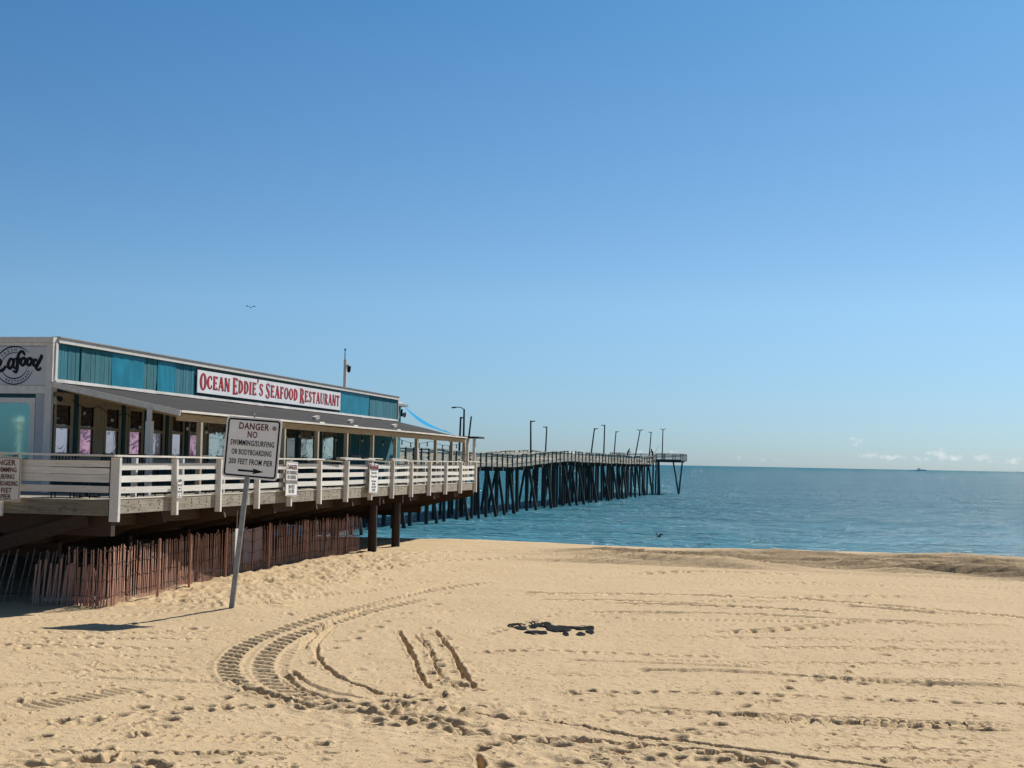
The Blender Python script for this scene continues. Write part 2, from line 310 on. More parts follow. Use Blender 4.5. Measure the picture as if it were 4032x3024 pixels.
TREADS = [[[[-0.39,38.21],[-1.34,36.45],[-2.43,33.81],[-3.29,30.73],[-3.9,28.41],[-4.29,26.24],[-4.47,24.24],[-4.43,22.84],[-4.25,21.75],[-3.92,20.66],[-3.44,19.69],[-2.84,18.93],[-2.28,18.51],[-1.65,18.08],[-0.91,17.42]],0.34,0.36,0.075],
 [[[-1.82,33.62],[-2.76,30.83],[-3.38,28.27],[-3.81,26.13],[-3.95,24.48],[-3.9,22.92],[-3.68,21.56],[-3.29,20.38],[-2.81,19.45],[-2.15,18.82],[-1.62,18.49],[-0.94,17.93],[-0.29,17.32]],0.34,0.36,0.085],
 [[[-3.66,24.53],[-3.58,22.96],[-3.38,21.6],[-3.06,20.41],[-2.56,19.37]],0.2,0.3,0.035],
 [[[3.84,27.57],[4.96,28.09],[5.84,28.75],[7.13,29.88],[8.45,29.88],[10.92,29.98]],0.5,0.42,0.07],
 [[[3.52,41.96],[5.31,43.19],[6.87,43.39],[9.41,42.66]],0.7,0.5,0.05],
 [[[6.36,34.66],[8.21,35.76],[10.59,36.32]],0.6,0.45,0.06],
 [[[4.12,33.47],[5.35,33.71],[6.57,33.83]],0.5,0.4,0.05],
 [[[2.27,26.92],[4.29,27.01],[6.19,26.96],[9.79,26.88]],0.35,0.3,0.022],
 [[[-9.13,25.22],[-7.72,25.6],[-5.99,25.96],[-4.71,26.49]],0.28,0.25,0.03],
 [[[-9.68,26.74],[-8.39,27.79],[-7.35,28.71],[-5.89,30.08],[-4.62,32.32],[-3.14,34.98],[-1.77,38.71]],0.3,0.25,0.03],
 [[[-6.18,17.7],[-5.74,18.59],[-5.31,19.42],[-4.91,20.13]],0.55,0.16,0.02],
 [[[-8.06,22.76],[-6.47,22.84],[-4.66,22.87]],0.3,0.3,0.018],
 [[[-6.07,34.01],[-4.99,37.14],[-3.69,40.9],[-2.06,44.94],[0.78,48.15]],0.5,0.4,0.04],
 [[[-4.68,47.18],[-1.84,49.62],[2.59,50.0],[6.02,49.03]],0.6,0.5,0.05],
 [[[0.83,16.5],[0.95,15.94],[1.09,15.23],[1.15,14.87]],0.16,0.16,0.05],
 [[[1.12,16.46],[1.27,15.84],[1.41,15.14]],0.16,0.16,0.05],
 [[[1.45,16.2],[1.56,15.66],[1.66,15.04]],0.16,0.16,0.05],
 [[[-0.65,15.86],[-0.55,15.34],[-0.48,14.85]],0.3,0.15,0.02],
 [[[-1.61,18.31],[-0.92,17.59],[-0.13,16.93],[0.75,16.72],[1.76,16.45],[2.8,15.78],[3.23,15.18]],0.34,0.38,0.07],
 [[[3.65,15.86],[4.83,16.04],[5.85,16.07]],0.3,0.25,0.02],
 [[[1.4,17.41],[3.07,17.35],[4.63,17.43],[6.32,17.36]],0.3,0.22,0.016],
 [[[3.24,46.55],[4.47,46.45],[5.71,46.45],[6.96,46.57],[8.24,46.79],[9.56,47.14],[10.92,47.61]],0.36,0.16,0.029399103330961584],
 [[[4.61,43.85],[6.48,43.68],[8.33,43.48],[10.15,43.23],[11.94,42.95],[13.69,42.64],[15.41,42.3]],0.36,0.3,0.02331057718479626],
 [[[1.38,40.31],[2.44,40.13],[3.51,40.11],[4.59,40.24],[5.7,40.53],[6.86,40.98],[8.07,41.6]],0.28,0.22,0.03301569283520146],
 [[[6.34,40.03],[7.68,39.81],[9.02,39.7],[10.37,39.68],[11.76,39.75],[13.18,39.92],[14.64,40.19]],0.36,0.22,0.03281947771258078],
 [[[3.84,36.44],[5.42,36.47],[6.99,36.48],[8.57,36.48],[10.14,36.46],[11.7,36.44],[13.26,36.4]],0.28,0.3,0.03922044216850645],
 [[[-0.65,34.46],[-0.04,34.41],[0.58,34.42],[1.19,34.49],[1.81,34.62],[2.43,34.82],[3.08,35.08]],0.22,0.3,0.029798734417744256],
 [[[5.75,32.61],[6.72,32.35],[7.7,32.2],[8.69,32.15],[9.71,32.19],[10.77,32.34],[11.87,32.58]],0.22,0.16,0.03716460492573635],
 [[[2.59,29.49],[3.47,29.59],[4.36,29.67],[5.25,29.74],[6.14,29.79],[7.03,29.83],[7.92,29.86]],0.28,0.16,0.03847141022466529],
 [[[4.08,25.66],[4.95,25.64],[5.83,25.65],[6.72,25.69],[7.62,25.76],[8.54,25.86],[9.47,25.99]],0.36,0.3,0.04040313239079905],
 [[[2.1,23.77],[3.08,23.75],[4.06,23.74],[5.04,23.75],[6.02,23.76],[7.01,23.79],[8.01,23.84]],0.28,0.22,0.036562519461051934],
 [[[-0.19,22.0],[0.23,21.98],[0.65,21.97],[1.07,21.94],[1.49,21.91],[1.9,21.87],[2.32,21.82]],0.22,0.22,0.023949086194617542],
 [[[3.95,22.34],[4.63,22.25],[5.31,22.19],[6.0,22.17],[6.7,22.19],[7.41,22.24],[8.13,22.33]],0.22,0.22,0.04130960277796406],
 [[[1.01,18.81],[1.97,18.74],[2.93,18.68],[3.89,18.62],[4.84,18.56],[5.79,18.51],[6.73,18.47]],0.36,0.22,0.030422970251328195],
 [[[2.9,18.17],[3.53,18.24],[4.16,18.28],[4.8,18.31],[5.42,18.32],[6.04,18.3],[6.65,18.26]],0.36,0.22,0.032682061699788885],
 [[[3.24,16.62],[3.71,16.62],[4.18,16.63],[4.66,16.65],[5.13,16.67],[5.61,16.7],[6.09,16.73]],0.22,0.22,0.03563964273269933],
 [[[-8.77,24.25],[-8.18,24.51],[-7.57,24.72],[-6.93,24.88],[-6.27,24.99],[-5.58,25.05],[-4.89,25.06]],0.28,0.3,0.035425470843250366],
 [[[-8.6,23.79],[-7.96,23.74],[-7.33,23.73],[-6.71,23.75],[-6.11,23.82],[-5.5,23.92],[-4.9,24.06]],0.28,0.3,0.040093919690244735],
 [[[-7.84,21.71],[-7.26,21.75],[-6.68,21.78],[-6.1,21.8],[-5.51,21.82],[-4.92,21.84],[-4.33,21.84]],0.36,0.3,0.026222499673511965],
 [[[-7.05,20.97],[-6.66,21.13],[-6.27,21.26],[-5.86,21.36],[-5.43,21.43],[-5.0,21.47],[-4.56,21.49]],0.36,0.22,0.027699149239724104],
 [[[-5.44,19.28],[-5.13,19.18],[-4.83,19.12],[-4.55,19.08],[-4.26,19.08],[-3.99,19.11],[-3.72,19.17]],0.36,0.22,0.023770361862194566],
 [[[-6.03,16.8],[-5.58,16.84],[-5.12,16.86],[-4.66,16.87],[-4.19,16.86],[-3.72,16.83],[-3.25,16.79]],0.28,0.16,0.022402507080717567],
 [[[-4.88,16.31],[-4.35,16.32],[-3.82,16.32],[-3.3,16.33],[-2.77,16.35],[-2.25,16.37],[-1.72,16.39]],0.28,0.16,0.022883801222590868],
 [[[-5.51,15.36],[-4.96,15.4],[-4.41,15.44],[-3.85,15.46],[-3.3,15.49],[-2.73,15.51],[-2.17,15.52]],0.22,0.22,0.03636880954897033],
 [[[-3.88,29.0],[-3.35,29.28],[-2.82,29.6],[-2.28,29.95],[-1.73,30.34],[-1.16,30.78],[-0.58,31.26]],0.28,0.3,0.026719031154887222],
 [[[-4.64,37.02],[-4.06,37.7],[-3.47,38.54],[-2.86,39.56],[-2.23,40.78],[-1.56,42.25],[-0.84,44.0]],0.22,0.16,0.024162386119330345]]
GROOVES = [[[[3.43,49.32],[2.03,47.27],[0.73,44.6],[-0.77,40.25],[-1.69,37.12],[-2.43,33.81],[-3.11,30.5],[-3.49,27.6],[-3.54,25.24],[-3.48,24.06]],0.07,0.06,0.015],
 [[[-3.3,27.63],[-3.36,25.63],[-3.21,23.94],[-2.94,22.76],[-2.44,21.22],[-2.07,20.54],[-1.75,19.85],[-1.29,19.28]],0.045,0.05,0.015],
 [[[-3.37,22.14],[-2.85,20.67],[-2.34,19.78],[-1.77,19.3]],0.06,0.04,0.015],
 [[[-3.28,21.36],[-2.92,20.2],[-2.38,19.29],[-1.81,18.76]],0.06,0.04,0.015],
 [[[-0.79,18.74],[-0.31,18.36],[0.33,17.98],[0.95,17.62],[1.52,17.11],[2.36,16.58],[3.38,15.9],[4.36,15.41]],0.06,0.07,0.02],
 [[[-2.1,27.08],[-1.96,26.23],[-1.74,24.82],[-1.47,22.97],[-1.35,21.87],[-1.17,20.89],[-1.08,20.38]],0.042,0.085,0.022],
 [[[-1.41,27.32],[-1.27,26.34],[-1.03,24.76],[-0.83,23.29],[-0.67,21.96],[-0.51,20.97],[-0.46,20.46]],0.042,0.085,0.022],
 [[[-1.64,26.28],[-1.29,24.22],[-1.11,22.45],[-0.86,21.17],[-0.57,20.38]],0.03,0.03,0.015],
 [[[-1.75,26.46],[-1.41,24.7],[-1.2,23.0],[-0.98,21.41],[-0.72,20.47]],0.03,0.04,0.02],
 [[[0.27,35.04],[3.08,35.09],[4.93,35.02],[6.4,34.54],[7.28,34.34],[9.37,33.14],[11.57,31.75]],0.15,0.12,0.04],
 [[[0.56,33.3],[2.63,33.29],[4.64,32.92]],0.14,0.09,0.03],
 [[[2.28,32.58],[4.01,32.51],[5.67,32.16],[7.21,31.38]],0.15,0.12,0.04],
 [[[1.6,30.61],[4.9,30.85],[6.97,30.33],[9.08,30.22]],0.13,0.09,0.03],
 [[[7.63,33.21],[8.71,32.85],[9.69,32.26]],0.22,0.09,0.02],
 [[[1.92,22.58],[3.59,22.54],[4.71,22.2],[6.19,21.88],[7.92,21.75]],0.14,0.05,0.015],
 [[[0.83,23.59],[2.07,23.47],[4.1,23.16]],0.12,0.03,0.01],
 [[[1.71,19.26],[2.97,18.63],[4.81,18.11],[6.54,17.96]],0.1,0.03,0.01],
 [[[-7.01,19.47],[-6.51,19.93],[-5.98,20.27]],0.09,0.05,0.02],
 [[[-6.23,20.72],[-5.09,20.58],[-4.01,20.62]],0.09,0.025,0.012],
 [[[-3.94,20.3],[-3.27,19.5],[-2.43,18.4]],0.08,0.03,0.012],
 [[[0.91,29.26],[0.28,28.24],[-0.5,27.51]],0.08,0.025,0.01],
 [[[-0.35,15.96],[-0.3,15.55],[-0.26,15.23],[-0.24,14.93]],0.05,0.1,0.02],
 [[[-6.95,30.03],[-7.32,29.81],[-7.54,29.46]],0.05,0.03,0.01]]
STEPS = [[8.63,29.39],[8.05,28.55],[7.43,27.24],[6.92,25.98],[6.53,24.87],[6.02,23.87],[5.59,23.38],[5.4,22.83],[4.91,22.5],[4.73,21.86],[4.25,21.61],[4.1,20.97],[3.65,19.77],[3.19,19.34],[3.14,18.76],[2.65,17.91],[2.21,17.51],[2.03,17.0],[13.68,38.66],[10.94,33.25],[10.46,32.82],[-6.06,19.09],[-6.3,18.43],[-4.76,17.56],[-4.64,18.26],[-4.46,17.93],[-4.18,17.85],[-4.06,18.2],[-3.82,18.41],[-3.59,18.32],[-3.43,18.52],[-3.31,18.35],[-3.09,18.49],[-2.91,18.76],[-4.08,16.95],[-4.18,16.49],[-4.29,16.26],[-4.34,15.61],[-4.17,15.21],[-5.2,16.17],[-4.36,18.94],[-3.73,19.11],[-3.28,21.24],[-3.53,19.87],[-3.91,20.47],[-4.4,17.12],[-4.11,17.47],[-4.93,17.27],[-5.18,17.35],[-5.31,17.12],[-2.69,18.42],[-6.26,26.17],[-5.89,26.61],[-5.69,26.77],[-7.09,27.19],[-4.47,29.14],[-5.37,24.9],[-7.36,24.92],[-6.9,24.12],[-7.59,24.08],[-8.3,23.64],[-7.82,24.19],[-7.88,23.36],[-6.94,25.45],[-2.09,16.1],[-2.96,24.36],[-2.95,25.24],[-3.13,22.73],[-3.26,21.26],[-2.72,25.68],[-2.76,26.64],[-2.51,27.46],[-2.44,28.36],[-2.17,29.07],[-2.08,30.01],[-1.8,31.57],[-1.65,32.13],[-1.49,35.81],[-1.43,28.62],[-1.48,42.2],[-1.29,42.06],[-1.63,41.24],[-3.75,43.22],[-3.78,40.4],[-3.71,41.19],[-3.33,37.53],[-3.66,36.25],[-3.66,38.75],[-1.51,34.5],[-1.55,27.36],[-1.58,26.34],[1.15,20.39],[0.95,20.15],[-1.48,26.5],[-1.15,26.21],[-1.1,25.88],[-1.52,25.49],[-1.5,25.17],[-1.18,24.91],[-0.96,24.64],[-1.34,24.28],[-1.29,24.0],[-1.39,23.7],[-0.91,23.49],[-1.18,23.18],[-0.85,22.97],[-1.11,22.67],[-0.79,22.46],[-0.88,22.21],[-1.18,21.92],[-0.65,21.76],[-0.72,21.52],[-1.0,21.25],[-0.77,21.06],[-0.7,20.85],[-0.56,20.66],[-1.23,19.76],[-1.42,19.57],[-0.63,18.44],[-1.4,19.5],[-1.0,20.04],[-0.91,19.64],[-1.27,18.49],[-0.96,19.75],[-1.11,19.12],[-0.43,20.35],[-1.28,19.02],[-1.39,19.06],[-1.64,19.85],[-0.68,18.69],[-1.42,18.71],[-1.65,18.64],[-0.37,19.02],[-1.66,19.22],[-0.89,19.77],[-1.34,18.92],[-0.91,20.13],[-0.9,18.48],[-0.86,19.87],[-0.6,18.49],[-1.69,18.76],[-1.52,19.11]]
DEEP = [[-0.17,16.34],[-0.0,16.64],[0.09,16.73],[0.22,16.76],[0.42,16.59],[0.62,16.44],[0.76,16.67],[0.85,16.68],[1.01,16.57],[-0.27,16.15],[-0.88,15.28],[0.8,15.48],[-0.01,15.24],[-1.58,17.59],[-1.58,17.38],[-0.68,17.69],[-1.74,18.24],[-0.52,16.98],[-0.71,17.11],[-1.11,19.3],[-1.74,18.6],[-1.37,17.4],[-1.9,18.95],[1.24,16.16],[1.49,16.31],[1.7,15.91],[1.9,15.83],[2.14,15.79],[2.36,15.74],[2.59,15.68],[2.82,15.61],[1.45,16.33],[2.66,15.45],[5.27,18.09],[6.0,18.01],[5.17,18.08],[5.35,18.05],[-4.88,14.74],[-4.76,14.72],[-4.62,14.95],[-4.37,14.96],[-4.3,14.95],[-4.18,14.95],[-3.8,14.9],[-3.71,15.01],[-3.63,14.86],[-3.51,14.79],[-3.19,15.45],[-3.04,15.48],[-2.09,16.11]]
DOTS = [[[[-0.44,24.35],[0.43,24.58],[1.73,24.48],[3.67,24.4]],0.22,0.045],
 [[[0.83,20.35],[2.17,20.38],[3.59,20.31],[4.64,20.19],[6.06,20.15],[7.32,20.08]],0.28,0.06],
 [[[5.29,21.67],[6.52,21.67],[7.85,21.55]],0.3,0.04],
 [[[6.61,24.11],[7.7,24.2],[8.83,24.23]],0.24,0.045],
 [[[5.32,38.25],[6.93,39.34],[8.21,40.13],[9.83,39.75],[11.94,39.74],[14.39,39.49]],0.35,0.05],
 [[[-0.48,26.47],[1.05,30.25],[2.6,29.56]],0.35,0.03],
 [[[3.36,48.26],[5.26,50.12],[7.25,45.8],[10.45,45.55]],0.4,0.08]]
PATCH = [[-0.02,28.11],[0.81,29.24],[1.64,27.83],[0.94,26.9]]


def catmull(pts, step=.35):
    p = np.array(pts, float); p = np.vstack([2*p[0]-p[1], p, 2*p[-1]-p[-2]]); out = []
    for i in range(1, len(p)-2):
        k = max(2, int(np.linalg.norm(p[i+1]-p[i])/step))
        for t in np.arange(k)/k:
            out.append(.5*((2*p[i])+(-p[i-1]+p[i+1])*t+(2*p[i-1]-5*p[i]+4*p[i+1]-p[i+2])*t*t+(-p[i-1]+3*p[i]-3*p[i+1]+p[i+2])*t**3))
    out.append(p[-2]); return np.array(out)

ys = [-80, -50, -30, -18, -10, -5, -1, 2, 5, 7.5, 9.5, 11, 12]
y = 12.6
while y < 63: ys.append(y); y += max(.02, y*y/4550*(.50 if y < 40 else .36))
ys += list(np.linspace(64, 90, 40))+[95, 100, 110, 125, 150, 200]
YS = np.array(ys); WY = np.maximum(YS, 12.0)
sc = np.arange(-.405, .4051, 1/1240.)
so = []
s_ = .405; d_ = .004
while s_ < 9: d_ *= 1.17; s_ += d_; so.append(s_)
SC = np.concatenate([-np.array(so)[::-1], sc, np.array(so)])
GX = WY[:, None]*SC[None, :]; GY = np.repeat(YS[:, None], len(SC), 1)
GZ = base_height(GX, GY)
LX = (GX-CX)*NX+(GY-CY)*NY; LY = (GX-CX)*UX+(GY-CY)*UY
# general unevenness: wind ripples, old prints, churned strips
soft = sstep(0, .25, vnoise(GX*.35, GY*.22, 9)+.15)
GZ += .014*vnoise(GX*2.3, GY*1.6, 12)+.011*vnoise(GX*5.5, GY*4.2, 13)+.010*vnoise(GX*13, GY*9, 14)
churn = np.exp(-((LX-1.6)/1.5)**2)*sstep(-.5, 2, LY)*(1-sstep(14, 20, LY))
churn = np.maximum(churn, .8*sstep(-3.5, -.5, LX)*(1-sstep(.2, 1.2, LX))*sstep(-1, .5, LY)*(1-sstep(18, 22, LY)))
GZ += churn*(.11*vnoise(GX*4.2, GY*2.6, 21)+.05*vnoise(GX*9, GY*6, 22))
mess = np.exp(-(((GX+.9)/1.6)**2+((GY-18.2)/1.2)**2))+np.exp(-(((GX+1.0)/.35)**2+((GY-22.2)/1.7)**2))*.7+.8*np.exp(-(((GX-1.0)/1.6)**2+((GY-15.6)/.8)**2))+.6*np.exp(-(((GX+4.5)/1.)**2+((GY-14.9)/.5)**2))
GZ += mess*(.10*vnoise(GX*5.2, GY*3.6, 23)+.05*vnoise(GX*11, GY*8, 24))
wet = sstep(18.9, 19.9, LY+1.2*vnoise(LX*.35, LY*.35, 31)+.23*np.clip(LX-10.5, -3, 14))*(1-sstep(24.6, 25.6, LY+.8*vnoise(LX*.4, LY*.4, 33)))*sstep(4.5, 8.5, LX+2.*vnoise(LX*.3, LY*.5, 32))
wet = np.maximum(wet, .75*sstep(25.0, 28, LY)*(1-sstep(26.5, 30, LY))*0+sstep(38, 44, LY))
GZ += wet*sstep(10, 14, LY)*(1-sstep(26, 28, LY))*(.08*vnoise(LX*.15, LY*2.2, 41)+.07*vnoise(LX*.6, LY*3.5, 42)+.06*vnoise(LX*2.6, LY*5, 43))
for k in range(11):                                         # low plough ridges along the shore, left side too
    q = 17.2+.80*k-.10*(LX-15)*(1-k/11)+.9*vnoise(LX*.12, 0*LX, 50+k); f_ = (LY-q)/.42; GZ += (.30 if k < 7 else .12)*np.where(f_ < 0, np.exp(-(f_*3.6)**2), np.exp(-(f_/1.6)**2))*sstep(-3, 1, LX)*(.12+.88*sstep(4, 9, LX))*(.5+vnoise(LX*.5, LY*0, 55+k))

def block(x0, x1, y0, y1):
    i0, i1 = np.searchsorted(YS, [y0, y1]); i0 = max(i0-1, 0); i1 = min(i1+1, len(YS))
    if i1-i0 < 2: return None
    ww = WY[i0:i1]; a = min((x0/ww).min(), x0/ww.max(), x0/ww.min()); b = max((x1/ww).max(), x1/ww.min(), x1/ww.max())
    j0, j1 = np.searchsorted(SC, [a, b]); j0 = max(j0-1, 0); j1 = min(j1+1, len(SC))
    return (slice(i0, i1), slice(j0, j1)) if j1-j0 > 1 else None
def along(pts, reach):
    """signed distance and arc length of the grid points near a path"""
    p = catmull(pts); B = block(p[:, 0].min()-reach, p[:, 0].max()+reach, p[:, 1].min()-reach, p[:, 1].max()+reach)
    if B is None: return None
    sh = GX[B].shape; D = np.full(sh, 1e9); SS = np.zeros(sh); VV = np.zeros(sh); s0 = 0.0
    for a, b in zip(p[:-1], p[1:]):
        d = b-a; Ln = math.hypot(*d)
        if Ln < 1e-6: continue
        b2 = block(min(a[0], b[0])-reach, max(a[0], b[0])+reach, min(a[1], b[1])-reach, max(a[1], b[1])+reach)
        if b2 is not None:
            q = (slice(max(b2[0].start, B[0].start)-B[0].start, min(b2[0].stop, B[0].stop)-B[0].start), slice(max(b2[1].start, B[1].start)-B[1].start, min(b2[1].stop, B[1].stop)-B[1].start))
            rx = GX[b2]-a[0]; ry = GY[b2]-a[1]; t = np.clip((rx*d[0]+ry*d[1])/Ln**2, 0, 1)
            ex = rx-t*d[0]; ey = ry-t*d[1]; dd = np.hypot(ex, ey); m_ = dd < D[q]
            D[q] = np.where(m_, dd, D[q]); SS[q] = np.where(m_, s0+t*Ln, SS[q]); VV[q] = np.where(m_, np.sign(rx*d[1]-ry*d[0])*dd, VV[q])
        s0 += Ln
    return B, D, SS, VV, s0
for k, (pts, wd, pitch, dep) in enumerate(TREADS):
    r_ = along(pts, wd)
    if r_ is None: continue
    B, D, SS, VV, Ln = r_
    hw = wd/2; ph = SS/pitch+(VV/hw*.30 if k < 3 or pitch < .2 else np.abs(VV)/hw*.32+np.where(VV > 0, .5, 0))+.12*vnoise(SS*1.1, VV*3, 60+k)
    bar = np.clip(np.sin(2*math.pi*ph)*1.8, -1, 1); win = 1-sstep(hw*.75, hw*1.05, np.abs(VV))
    ends = sstep(0, .8, SS)*(1-sstep(Ln-.8, Ln, SS))*(D < wd)
    amp = .65+.8*vnoise(SS*.35, SS*0, 80+k)
    GZ[B] += ends*amp*(win*dep*(.85 if k < 3 else 1.6 if k < 8 else 1.1)*(bar-.5)+.25*dep*np.exp(-((np.abs(VV)-hw*1.15)/(hw*.28))**2))
for k, (pts, hw, dep, rim) in enumerate(GROOVES):
    r_ = along(pts, hw*3)
    if r_ is None: continue
    B, D, SS, VV, Ln = r_
    h2 = hw*(1+.7*vnoise(SS*2.5, VV*0, 90+k)+.7*vnoise(SS*9, VV*0, 95+k)); u = np.abs(VV+.035*vnoise(SS*3, VV*0, 97+k)+.03*vnoise(GX[B]*14, GY[B]*10, 98))/h2
    ends = sstep(0, .35, SS)*(1-sstep(Ln-.35, Ln, SS)); amp = .85+.6*vnoise(SS*1.6, VV*0, 120+k)
    GZ[B] += ends*amp*np.where(D < hw*3, -1.35*dep*(1-sstep(.60, 1.05, u))+rim*np.exp(-((u-1.5)/.4)**2), 0)
def pit(x, y, rx, ry, ang, dep, rim):
    R_ = max(rx, ry)*1.9; B = block(x-R_, x+R_, y-R_, y+R_)
    if B is None: return
    ex = GX[B]-x; ey = GY[B]-y; c_, s__ = math.cos(ang), math.sin(ang)
    r_ = np.hypot((ex*c_+ey*s__)/rx, (-ex*s__+ey*c_)/ry)*(1+.5*vnoise(GX[B]*7, GY[B]*7, 7))
    GZ[B] += -dep*(1-sstep(.35, 1.0, r_))+rim*np.exp(-((r_-1.25)/.25)**2)
for x, y in STEPS: pit(x, y, random.uniform(.07, .13), random.uniform(.10, .2), random.uniform(-.6, .6), random.uniform(.06, .10), .018)
for x, y in DEEP:
    pit(x, y, random.uniform(.09, .17), random.uniform(.09, .15), random.uniform(-.5, .5), random.uniform(.07, .12), .012)
for pts, spc, dep in DOTS:
    p = catmull(pts, .05); s0 = 0; nxt = 0
    for a, b in zip(p[:-1], p[1:]):
        s0 += math.hypot(*(b-a))
        if s0 > nxt:
            nxt = s0+spc*random.uniform(.85, 1.15); pit(b[0], b[1]+random.uniform(-.05, .05), random.uniform(.07, .12), random.uniform(.10, .17), random.uniform(-.3, .3), dep*random.uniform(1.0, 1.8), dep*.3)
for k in range(2600):                                       # scattered scuffs, pebbles of sand
    Y = 13+45*random.random()**1.6; X = random.uniform(-.36, .4)*Y; q = random.random()
    if q < .10: pit(X, Y, random.uniform(.04, .1), random.uniform(.06, .15), random.uniform(-1, 1), random.uniform(.01, .035), .008)
    else: pit(X, Y, random.uniform(.02, .05), random.uniform(.04, .08), random.uniform(-1, 1), random.uniform(.02, .05), .008)
for k in range(260):                                        # trodden bank in front of the fence
    lx, ly = random.gauss(1.3, 1.0), random.uniform(.5, 19)
    X, Y = to_world(lx, ly); pit(X, Y, random.uniform(.06, .16), random.uniform(.1, .25), random.uniform(-1, 1), random.uniform(.03, .07), .03)
nr, nc = GX.shape
me = bpy.data.meshes.new('sand_beach'); me.vertices.add(nr*nc)
me.vertices.foreach_set('co', np.stack([GX, GY, GZ], -1).astype(np.float32).ravel())
idx = (np.arange(nr-1)[:, None]*nc+np.arange(nc-1)[None, :]).ravel()
quads = np.stack([idx, idx+1, idx+1+nc, idx+nc], -1).astype(np.int32)
me.loops.add(quads.size); me.polygons.add(len(quads)); me.loops.foreach_set('vertex_index', quads.ravel())
me.polygons.foreach_set('loop_start', np.arange(0, quads.size, 4, dtype=np.int32)); me.polygons.foreach_set('loop_total', np.full(len(quads), 4, np.int32))
me.polygons.foreach_set('use_smooth', np.ones(len(quads), bool)); me.update(calc_edges=True)
wet = np.clip(wet*(.85+.9*vnoise(LX*.22, LY*2.6, 44)+.5*vnoise(LX*1.1, LY*4, 45)), 0, 1)
att = me.attributes.new('wet', 'FLOAT', 'POINT'); att.data.foreach_set('value', wet.astype(np.float32).ravel())
me.materials.append(M['sand']); o = bpy.data.objects.new('sand_beach', me); COL.objects.link(o); tag(o, 'tan beach sand crossed by tyre tracks and footprints', kind='structure')
def gz(X, Y):
    i = int(np.clip(np.searchsorted(YS, Y)-1, 0, nr-2)); j = int(np.clip(np.searchsorted(SC, X/WY[i])-1, 0, nc-2))
    return float(GZ[i, j])

# the sea, one sheet from the beach to the horizon
WYS = [-3000, -600, -100, 20, 50, 66]; y = 74.0
while y < 430: WYS.append(y); y += y*y/(5.5*1422)*.42
WYS = np.array(WYS+[460, 520, 620, 800, 1200, 2200, 5000, 12000, 40000.]); WW = np.maximum(WYS, 60)
wc = np.arange(-.40, .4001, 1/1150.); WS = np.concatenate([[-30, -9, -3, -1.2, -.7, -.5], wc, [.5, .7, 1.2, 3, 9, 30]])
AX = WW[:, None]*WS[None, :]; AY = np.repeat(WYS[:, None], len(WS), 1); c12, s12 = math.cos(rad(12)), math.sin(rad(12))
QX = AX*c12-AY*s12; QY = AX*s12+AY*c12
fade = (1-sstep(330, 430, AY))*sstep(70, 80, AY)*(1-sstep(.37, .40, np.abs(AX/WW[:, None])))
AZ = WATER+fade*(.12*vnoise(QX*.06, QY*.22, 3)+.15*vnoise(QX*.26, QY*.62, 4)+.14*vnoise(QX*.7, QY*1.35, 5)+.08*vnoise(QX*1.8, QY*2.6, 6))
def grid_mesh(name, X_, Y_, Z_, mat):
    r_, c_ = X_.shape; me = bpy.data.meshes.new(name); me.vertices.add(r_*c_); me.vertices.foreach_set('co', np.stack([X_, Y_, Z_], -1).astype(np.float32).ravel())
    ix = (np.arange(r_-1)[:, None]*c_+np.arange(c_-1)[None, :]).ravel(); qd = np.stack([ix, ix+1, ix+1+c_, ix+c_], -1).astype(np.int32)
    me.loops.add(qd.size); me.polygons.add(len(qd)); me.loops.foreach_set('vertex_index', qd.ravel())
    me.polygons.foreach_set('loop_start', np.arange(0, qd.size, 4, dtype=np.int32)); me.polygons.foreach_set('loop_total', np.full(len(qd), 4, np.int32))
    me.polygons.foreach_set('use_smooth', np.ones(len(qd), bool)); me.update(calc_edges=True); me.materials.append(M[mat]); o = bpy.data.objects.new(name, me); COL.objects.link(o); return o
tag(grid_mesh('sea_water', AX, AY, AZ, 'water'), 'blue green sea reaching the horizon', kind='structure')
# ------------------------------------------------------------------ lettering
def text_mb(mb, txt, size, place, xs=1.0, align='CENTER', bold=.0, depth=.002, space=1.0, width=None):
    """sets one line of built-in sans letters into mb; place maps flat (x, y, z) to 3-D"""
    c = bpy.data.curves.new('t', 'FONT'); c.body = txt; c.size = size; c.align_x = align; c.extrude = depth; c.offset = bold*size; c.resolution_u = 2; c.space_character = space
    o = bpy.data.objects.new('t', c); me = bpy.data.meshes.new_from_object(o)
    if width: xs = width/(max(v.co.x for v in me.vertices)-min(v.co.x for v in me.vertices))
    vs = [place @ Vector((v.co.x*xs, v.co.y, v.co.z)) for v in me.vertices]
    mb.add(vs, [tuple(p.vertices) for p in me.polygons]); bpy.data.objects.remove(o); bpy.data.meshes.remove(me); bpy.data.curves.remove(c)
def plane_at(org, right, up):
    r = Vector(right).normalized(); u = Vector(up).normalized(); nn = r.cross(u)
    m4 = Matrix.Identity(4)
    for i in range(3): m4[i][0] = r[i]; m4[i][1] = u[i]; m4[i][2] = nn[i]; m4[i][3] = org[i]
    return m4
